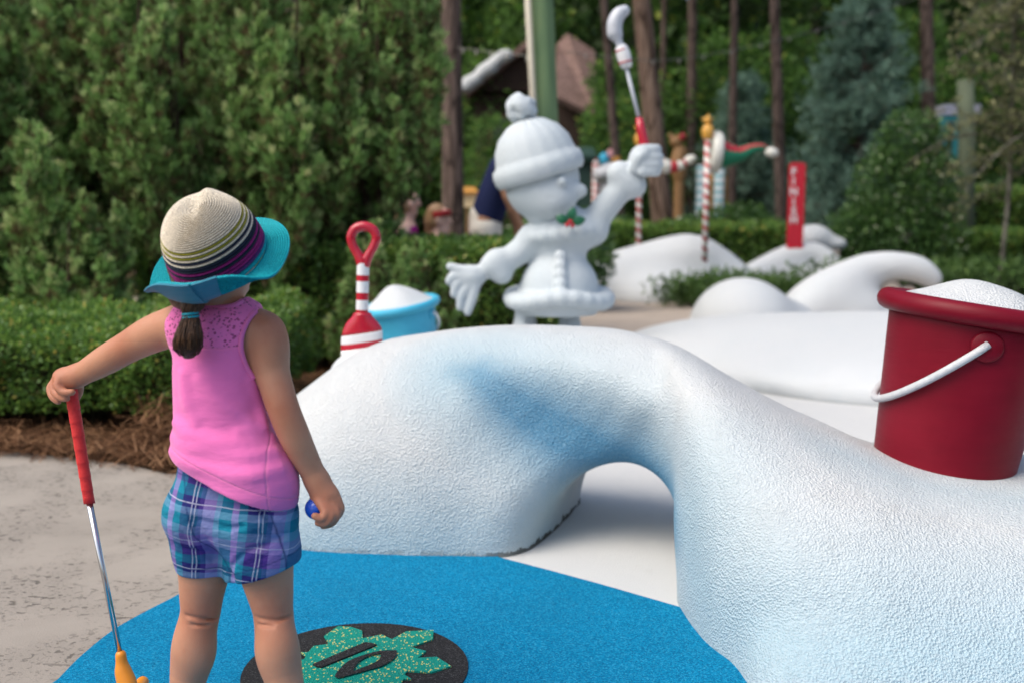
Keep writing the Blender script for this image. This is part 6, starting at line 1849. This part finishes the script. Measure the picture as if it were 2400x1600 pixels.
# two seated people on a bench
def seated(label, headpx, face, skin, top, topmat, hairmat, visor=None, shoulder=None, d=DP - 0.25):
    hpos = P(headpx[0], headpx[1], d)
    base = A(hpos[0] - 0.05, d, 0); hh = hpos - base
    seat = 0.46; sh_ = A(hh[0] - 0.03, 0, hh[2] - 0.24); pe = A(-0.08, 0, seat + 0.12)
    body = head(hh, face) + hand(A(0.32, -0.18, 0.62), (1, 0, -0.2)) + hand(A(0.32, 0.18, 0.62), (1, 0, -0.2)) + [
        ([pe, 0.5 * (pe + sh_), sh_], [0.13, 0.115, 0.105], (A(0, 1, 0), 1.25)), ([sh_, hh - A(0, 0, 0.08)], [0.07, 0.052]),
        ([sh_ + A(0, -0.17, -0.01), A(0.05, -0.22, sh_[2] - 0.27), A(0.32, -0.18, 0.62)], [0.062, 0.048, 0.032]), ([sh_ + A(0, 0.17, -0.01), A(0.05, 0.22, sh_[2] - 0.27), A(0.32, 0.18, 0.62)], [0.062, 0.048, 0.032]),
        ([pe + A(0, -0.09, -0.03), A(0.36, -0.1, 0.50), A(0.38, -0.1, 0.08)], [0.10, 0.07, 0.042]), ([pe + A(0, 0.09, -0.03), A(0.36, 0.1, 0.50), A(0.38, 0.1, 0.08)], [0.10, 0.07, 0.042])]
    tops = [([pe + A(0, 0, 0.02), 0.5 * (pe + sh_), sh_ + A(0, 0, -0.015)], [0.148, 0.13, 0.112], (A(0, 1, 0), 1.22))]
    if top == 'sleeves': tops += [([sh_ + A(0, -0.17, -0.01), A(0.03, -0.21, sh_[2] - 0.16)], [0.08, 0.068]), ([sh_ + A(0, 0.17, -0.01), A(0.03, 0.21, sh_[2] - 0.16)], [0.08, 0.068])]
    pants = [([pe + A(0, 0, -0.02), pe + A(0, 0, 0.04)], [0.150, 0.145], (A(0, 1, 0), 1.2)), ([pe + A(0, -0.09, -0.03), A(0.36, -0.1, 0.51)], [0.115, 0.088]), ([pe + A(0, 0.09, -0.03), A(0.36, 0.1, 0.51)], [0.115, 0.088])]
    shoes = [([A(0.36, -0.1, 0.05), A(0.52, -0.1, 0.045)], [0.05, 0.042]), ([A(0.36, 0.1, 0.05), A(0.52, 0.1, 0.045)], [0.05, 0.042])]
    f = unit(np.asarray(face, float))
    hair = ([([hh + A(0, 0, 0.05) - f * 0.035, hh + A(0, 0, -0.02) - f * 0.05], [0.092, 0.088]), ([hh - f * 0.09, hh - f * 0.11 - A(0, 0, 0.14)], [0.055, 0.035])], hairmat)
    t = figure(label, base, skin, body, [('top', tops, topmat), ('shorts', pants, cloth('denim_cotton', (0.06, 0.08, 0.14))), ('shoes', shoes, cloth('grey_shoe2', (0.25, 0.25, 0.25)))], hair)
    if visor:
        c = base + hh + A(0, 0, 0.045)
        M = frame(c, A(0, 0, 1) + f * -0.15, f)
        V, F = lathe([(0.099, -0.028), (0.102, -0.02), (0.102, 0.022), (0.098, 0.03), (0.094, 0.03), (0.094, -0.028)], 28, M)
        vs = add('visor_band', mesh_np('visor_band', V, F), visor[1], t)
        pl = [(0.09 * math.cos(a), 0.09 * math.sin(a)) for a in np.linspace(-1.2, 1.2, 9)] + [(0.05 + 0.135 * math.cos(a), 0.11 * math.sin(a)) for a in np.linspace(1.2, -1.2, 9)]
        V, F = prism(ccw(pl), -0.026, -0.020)
        add('visor_peak', mesh_np('visor_peak', xf(M, V), F, False), visor[0], vs)
    return t
M_HAIRL = simple('light_brown_hair', (0.38, 0.23, 0.12), 0.55, 0.3, 60)
seated('person in black and red sun visor seated in profile behind the hedge', (1032, 515), (1, -0.2, -0.15), M_SKIN2, 'sleeves', cloth('slate_blue_cotton', (0.20, 0.25, 0.38)), M_HAIRL, (cloth('black_visor', (0.015, 0.015, 0.018)), simple('red_visor_band', (0.35, 0.012, 0.015), 0.6)))
seated('person in sleeveless magenta top seated left of the sun visor wearer', (958, 478), (1, 0.35, 0.05), M_SKIN2, 'none', cloth('magenta_cotton', (0.45, 0.03, 0.30)), M_HAIRL, d=DP - 0.1)
M_WOOD = simple('brown_bench_wood', (0.20, 0.10, 0.045), 0.7, 0.3, 20, 0.3)
bn = P(985, 560, DP - 0.15)
bench = thing('bench', (bn[0], DP - 0.15, 0), 'brown wooden bench behind the hedge under the two seated people', 'bench')
for k in range(4):
    V, F = box((bn[0] - 0.75, DP - 0.43 + k * 0.13, 0.40), (bn[0] + 0.45, DP - 0.43 + k * 0.13 + 0.11, 0.44)); add('seat_slat', mesh_np('seat_slat', V, F, False), M_WOOD, bench)
for k in range(3):
    V, F = box((bn[0] - 0.74, DP + 0.12, 0.52 + k * 0.14), (bn[0] + 0.44, DP + 0.15, 0.62 + k * 0.14)); add('back_slat', mesh_np('back_slat', V, F, False), M_WOOD, bench)
for dx in (-0.68, 0.34):
    for dy in (-0.4, 0.10):
        V, F = box((bn[0] + dx, DP + dy, 0.0), (bn[0] + dx + 0.06, DP + dy + 0.018, 0.40 if dy < 0 else 0.9)); add('leg', mesh_np('leg', V, F, False), M_WOOD, bench)

# ================================================================== POSTS, CABLES, BUILDINGS
m = N('mossy_green_post')
n1 = m.noise(1.0, 5, m.co((9, 9, 1.2))); xyz = m.sep(m.co())
c = m.ramp(n1, [(0.3, (0.10, 0.17, 0.09)), (0.55, (0.17, 0.26, 0.13)), (0.75, (0.26, 0.26, 0.09))])
M_GPOST = m.set(c, 0.8, m.bump(m.noise(1.0, 4, m.co((30, 30, 2))), 0.4, 0.02), spec=0.2)
gp = P(1296, 520, 9.6)
post2 = thing('utility_post', (gp[0], 9.6, 0), 'thick mossy green wooden post directly behind the statue head', 'post')
b0, b1 = A(gp[0], 9.6, 0), P(1276, 0, 9.6) + A(-0.11, 0, 1.7)
parts_ = [b0 + (b1 - b0) * q for q in np.linspace(0, 1, 8)]
add('shaft', mesh_np('shaft', *tube(parts_, list(np.linspace(0.135, 0.118, 8)), 24)), M_GPOST, post2)
c0_, c1_ = P(1258, 400, 9.45), P(1237, 0, 9.45)
dv = (c1_ - c0_) / (c1_[2] - c0_[2])
add('conduit', mesh_np('conduit', *tube([c0_ + dv * (0.0 - c0_[2]), c1_ + dv * 1.0], 0.031, 14)), simple('cream_pipe', (0.50, 0.46, 0.36), 0.5), post2)
gq = P(2268, 520, 18)
set_tags(add('green_post', mesh_np('green_post', *tube([A(gq[0], 18, 0), P(2266, 330, 18), P(2262, 188, 18)], [0.155, 0.145, 0.14], 18)), simple('dull_green_post_paint', (0.10, 0.125, 0.075), 0.8, 0.3, 4)), 'pale green post in front of the teal booth at the right', 'post')

def cable(name, pts, label, bulbs):
    t = thing(name, pts[0], label, 'string lights')
    sp = spline(pts, 10)
    add('wire', mesh_np('wire', *tube(sp, 0.006, 6)), simple('weathered_cable', (0.16, 0.16, 0.14), 0.6), t)
    mb = simple('frosted_bulb', (0.3, 0.29, 0.25), 0.3)
    for i in range(2, len(sp) - 1, bulbs):
        V, F = lathe([(0.008, 0), (0.009, -0.02), (0.015, -0.035), (0.013, -0.055), (0.0001, -0.062)], 8, Matrix.Translation(Vector(sp[i])))
        add('bulb', mesh_np('bulb', V, F), mb, t)
cable('light_string', [P(1330, 122, 14), P(1530, 142, 15), P(1680, 125, 16), P(1850, 88, 17.5), P(2010, 42, 19), P(2160, -8, 20.6)], 'thin string of lights sagging between the trees at the upper right', 4)
cable('light_string', [P(1070, 112, 13.1), P(1150, 122, 12), P(1262, 134, 9.9)], 'thin string of lights from the brown pine trunk to the mossy green post', 4)

# lodge far behind: gable with snowy eave, shingled wing
M_SHING = N('pinkish_brown_shingles'); m = M_SHING
br = m.n('TexBrick'); br.inputs['Scale'].default_value = 3.2; br.inputs['Mortar Size'].default_value = 0.03
br.inputs['Color1'].default_value = (0.20, 0.12, 0.10, 1); br.inputs['Color2'].default_value = (0.30, 0.19, 0.165, 1); br.inputs['Mortar'].default_value = (0.06, 0.04, 0.03, 1)
m.l(m.co((1, 1, 1.0), rot=(R(90), 0, 0)), br.inputs['Vector'])
M_SHING = m.set(br.outputs['Color'], 0.9, m.bump(m.noise(14, 4), 0.4, 0.03))
M_LOG = simple('dark_log_wall', (0.045, 0.026, 0.018), 0.9, 0.35, 6, 0.5, 20)
DH = 25.5
lod = thing('lodge', (P(1240, 520, DH)[0], DH, 0), 'dark timber lodge with snow on its eave far behind the statue', 'building')
Q = lambda x, y, dd=0.0: P(x, y, DH + dd)
zl = 0.0
def slab(pts, th):
    pts = [np.asarray(p, float) for p in pts]; n = unit(np.cross(pts[1] - pts[0], pts[2] - pts[0]))
    V = pts + [p - n * th for p in pts]; k = len(pts)
    F = [tuple(range(k)), tuple(range(2 * k - 1, k - 1, -1))] + [(i, k + i, k + (i + 1) % k, (i + 1) % k) for i in range(k)]
    return np.array(V), F
e0, rg = Q(1085, 215), Q(1245, 85)
V, F = prism([(Q(1110, 300)[0], DH + 0.6), (Q(1320, 300)[0], DH + 0.6), (Q(1320, 300)[0], DH + 5), (Q(1110, 300)[0], DH + 5)], 0.0, Q(1110, 215)[2]); add('wall', mesh_np('wall', V, F, False), M_LOG, lod)
tri = [Q(1105, 216, 0.6), Q(1345, 216, 0.6), Q(1245, 100, 0.6)]
V, F = slab(tri, -0.2); add('gable_wall', mesh_np('gable_wall', V, F, False), M_LOG, lod)
V, F = slab([e0, rg, rg + A(0, 5, 0), e0 + A(0, 5, 0)], 0.16); lroof = add('roof', mesh_np('roof', V, F, False), M_SHING, lod)
e1 = Q(1400, 205)
V, F = slab([rg, e1, e1 + A(0, 5, 0), rg + A(0, 5, 0)], 0.16); add('roof', mesh_np('roof', V, F, False), M_SHING, lod)
sn = Vol(np.minimum(e0, rg) - 0.5, np.maximum(e0, rg) + A(0.5, 1.2, 0.5), 0.05)
for k in range(9):
    f = 0.02 + 0.075 * k; c = e0 + (rg - e0) * f + A(0, 0.05, 0.06)
    sn.ell(c + A(0, 0, 0.03 * math.sin(k * 2.1)), (0.22, 0.22, 0.13 + 0.04 * math.sin(k * 1.7)), 0.1)
V, F = sn.mesh(); add('snow_on_eave', mesh_np('snow_on_eave', V, F), SNOW2, lroof)
# shingled wing, roof plane facing the course
V, F = slab([Q(1308, 228, -1.6), Q(1394, 268, -1.6), Q(1394, 120, 0.6), Q(1330, 78, 0.6), Q(1308, 100, 0.5)], 0.14); add('wing_roof', mesh_np('wing_roof', V, F, False), M_SHING, lod)
V, F = prism([(Q(1300, 300)[0], DH - 1.2), (Q(1380, 300)[0], DH - 1.2), (Q(1380, 300)[0], DH + 0.5), (Q(1300, 300)[0], DH + 0.5)], 0.0, Q(1340, 252, -1.2)[2]); add('wing_wall', mesh_np('wing_wall', V, F, False), M_LOG, lod)
M_DKGLASS = simple('dark_window_glass', (0.02, 0.025, 0.03), 0.1, coat=0.5)
V, F = box((Q(1150, 300)[0], DH + 0.54, Q(1150, 330)[2]), (Q(1200, 300)[0], DH + 0.595, Q(1150, 270)[2])); wn = add('window', mesh_np('window', V, F, False), M_DKGLASS, lod)
for (a, b, c, d) in ((1147, 1203, 266, 270), (1147, 1203, 330, 334), (1147, 1150, 270, 330), (1200, 1203, 270, 330)):
    V, F = box((Q(a, 300)[0], DH + 0.50, Q(1150, d)[2]), (Q(b, 300)[0], DH + 0.59, Q(1150, c)[2])); add('frame', mesh_np('frame', V, F, False), M_WOOD, wn)

# kiosk with candy striped corner posts
DK = 21.5; K = lambda x, y, dd=0.0: P(x, y, DK + dd)
kio = thing('kiosk', (K(1368, 500)[0], DK, 0), 'dark green kiosk with red and white striped post left of the raised arm', 'kiosk')
M_DG = simple('dark_green_paint', (0.018, 0.055, 0.04), 0.6)
V, F = box((K(1335, 500)[0], DK, 0), (K(1390, 500)[0], DK + 1.0, K(1360, 372)[2])); add('cabinet', mesh_np('cabinet', V, F, False), M_DG, kio)
V, F = slab([K(1322, 372, -0.2), K(1402, 372, -0.2), K(1390, 345, 0.3), K(1334, 345, 0.3)], 0.1); add('roof', mesh_np('roof', V, F, False), M_DG, kio)
V, F = slab([K(1402, 372, -0.2), K(1322, 372, -0.2) , K(1322, 372, 1.3), K(1402, 372, 1.3)], 0.06); add('roof_board', mesh_np('roof_board', V, F, False), M_DG, kio)
for x in (1394,):
    o = add('striped_post', mesh_np('striped_post', *lathe([(0.075, 0), (0.075, K(1394, 375)[2])], 16)), M_CANDY); o.parent = kio
    o.location = (K(x, 500)[0] - kio.location.x, -0.12, 0)
# little toy-town pieces far behind the poles
DT = 20.5; T_ = lambda x, y, dd=0.0: P(x, y, DT + dd)
M_PALEB = N('pale_blue_white_stripes'); m = M_PALEB
xyz = m.sep(m.co()); fr2 = m.math('FRACT', m.math('MULTIPLY', xyz[2], 1 / 0.16))
M_PALEB = m.set(m.mix(m.math('LESS_THAN', fr2, 0.5), (0.62, 0.66, 0.66), (0.20, 0.42, 0.45)), 0.5)
M_ORG = simple('orange_block_paint', (0.50, 0.24, 0.04), 0.5)
gate = thing('toy_block_stand', (T_(1690, 500)[0], DT, 0), 'orange block stand on pale blue striped columns behind the striped pole', 'display')
for x in (1641, 1681):
    z = T_(x, 388)[2]
    o = add('striped_column', mesh_np('striped_column', *lathe([(0.11, 0), (0.11, z)], 16)), M_PALEB); o.parent = gate
    o.location = (T_(x, 500)[0] - gate.location.x, -0.1, 0)
for (x0, x1, y0, y1, nm) in ((1650, 1710, 405, 442, 'orange_block'), (1690, 1714, 400, 440, 'orange_block')):
    v = Vol(A(T_(x0, 500)[0] - 0.1, DT + 0.05, 0.0), A(T_(x1, 500)[0] + 0.1, DT + 0.6, T_(x0, y0)[2] + 0.1), 0.03)
    c = 0.5 * (T_(x0, y0) + T_(x1, y1)); hw_ = (T_(x1, y0)[0] - T_(x0, y0)[0]) / 2
    v.chain([A(c[0], DT + 0.3, 0.15), A(c[0], DT + 0.3, T_(x0, y0)[2] - 0.15)], [hw_ * 0.9, hw_ * 0.8], 0.05, (A(0, 1, 0), 0.8))
    V, F = v.mesh(); add(nm, mesh_np(nm, relax(V, F, 1), F), M_ORG, gate)
fig = thing('toy_figure', (T_(1592, 440)[0], DT - 0.3, 0), 'small blurred brown and orange figure on a post right of the worn pine', 'figure')
v = Vol(T_(1560, 440, -0.8) * A(1, 1, 0) , T_(1630, 290, 0.4), 0.025)
y0_ = DT - 0.3
tp = lambda x, y: A(P(x, y, y0_)[0], y0_, P(x, y, y0_)[2])
v.chain([tp(1594, 360), tp(1590, 385), tp(1592, 410)], [0.15, 0.17, 0.14], 0.05); v.ell(tp(1586, 333), (0.14, 0.13, 0.13), 0.04); v.ell(tp(1571, 318), (0.05, 0.05, 0.06), 0.03)
v.chain([tp(1592, 410), A(tp(1592, 410)[0], y0_, 0.0)], [0.10, 0.12], 0.05)
V, F = v.mesh(); add('figure_body', mesh_np('figure_body', relax(V, F, 1), F), simple('toy_brown', (0.30, 0.16, 0.06), 0.6, 0.3, 5), fig)
V, F = lathe([(0.0001 + 0.075 * math.sin(a), -0.075 * math.cos(a)) for a in np.linspace(0, math.pi, 9)], 14, Matrix.Translation(Vector(tp(1598, 322) - A(0, 0.1, 0)))); add('red_ball', mesh_np('red_ball', V, F), M_FELTR, fig)
# pale sleigh-like cart between kiosk and worn trunk
crt = thing('toy_cart', (T_(1428, 420)[0], DT - 1, 0), 'pale grey toy cart loaded with orange and blue shapes right of the kiosk', 'cart')
C_ = lambda x, y: A(P(x, y, DT - 1)[0], DT - 1, P(x, y, DT - 1)[2])
v = Vol(C_(1395, 440) * A(1, 1, 0) - A(0.1, 0.5, 0), C_(1462, 340) + A(0.1, 0.6, 0.1), 0.03)
v.chain([C_(1408, 410), C_(1430, 405), C_(1452, 398)], [0.16, 0.17, 0.16], 0.06, (A(0, 1, 0), 1.8)); v.chain([C_(1428, 400), A(C_(1428, 400)[0], DT - 1, 0.05)], [0.15, 0.2], 0.05)
V, F = v.mesh(); add('cart_body', mesh_np('cart_body', relax(V, F, 1), F), M_GREYW, crt)
for x, y, rr_, ma in ((1416, 372, 0.10, M_BLUEP), (1432, 362, 0.09, simple('pink_enamel', (0.5, 0.24, 0.26), 0.5)), (1444, 374, 0.10, M_ORG)):
    V, F = lathe([(0.0001 + rr_ * math.sin(a), -rr_ * 1.15 * math.cos(a)) for a in np.linspace(0, math.pi, 9)], 14, Matrix.Translation(Vector(C_(x, y)))); add('load_piece', mesh_np('load_piece', V, F), ma, crt)
# cream lantern panel between trunk and the bending man
DL = 14.5; L_ = lambda x, y: P(x, y, DL)
lan = thing('lantern_sign', (L_(1090, 500)[0], DL, 0), 'cream panel sign with orange cap between the brown pine trunk and bending man', 'sign')
V, F = box((L_(1072, 450)[0], DL, L_(1072, 486)[2]), (L_(1116, 450)[0], DL + 0.12, L_(1072, 452)[2])); add('panel', mesh_np('panel', V, F, False), simple('cream_panel', (0.78, 0.62, 0.36), 0.5), lan)
V, F = slab([L_(1066, 451) - A(0, .1, 0), L_(1122, 451) - A(0, .1, 0), L_(1112, 438) + A(0, .06, 0), L_(1076, 438) + A(0, .06, 0)], 0.03); add('cap', mesh_np('cap', V, F, False), M_ORG, lan)
V, F = box((L_(1091, 450)[0], DL + 0.02, 0), (L_(1098, 450)[0], DL + 0.08, L_(1072, 486)[2])); add('stake', mesh_np('stake', V, F, False), M_WOOD, lan)
# teal booth at the far right
DB = 22.5; B_ = lambda x, y, dd=0.0: P(x, y, DB + dd)
M_TEAL = simple('teal_paint', (0.02, 0.24, 0.25), 0.5); M_LAV = simple('pale_lavender_paint', (0.50, 0.50, 0.60), 0.6)
bo = thing('ticket_booth', (B_(2235, 520)[0], DB, 0), 'narrow teal booth with pale top behind the green post at the right', 'booth')
V, F = box((B_(2204, 500)[0], DB + 0.05, 0), (B_(2275, 500)[0], DB + 1.0, B_(2204, 272)[2])); add('wall', mesh_np('wall', V, F, False), M_LOG, bo)
V, F = box((B_(2198, 500)[0], DB - 0.06, B_(2198, 270)[2]), (B_(2282, 500)[0], DB + 1.1, B_(2198, 246)[2])); add('fascia', mesh_np('fascia', V, F, False), M_LAV, bo)
V, F = box((B_(2217, 300)[0], DB + 0.0, B_(2217, 362)[2]), (B_(2234, 300)[0], DB + 0.045, B_(2217, 285)[2])); wn = add('window', mesh_np('window', V, F, False), M_DKGLASS, bo)
for (a, b, c, d) in ((2203, 2217, 272, 375), (2234, 2246, 272, 375), (2217, 2234, 272, 285), (2217, 2234, 362, 375)):
    V, F = box((B_(a, 300)[0], DB - 0.03, B_(a, d)[2]), (B_(b, 300)[0], DB + 0.047, B_(a, c)[2])); add('frame', mesh_np('frame', V, F, False), M_TEAL, wn)
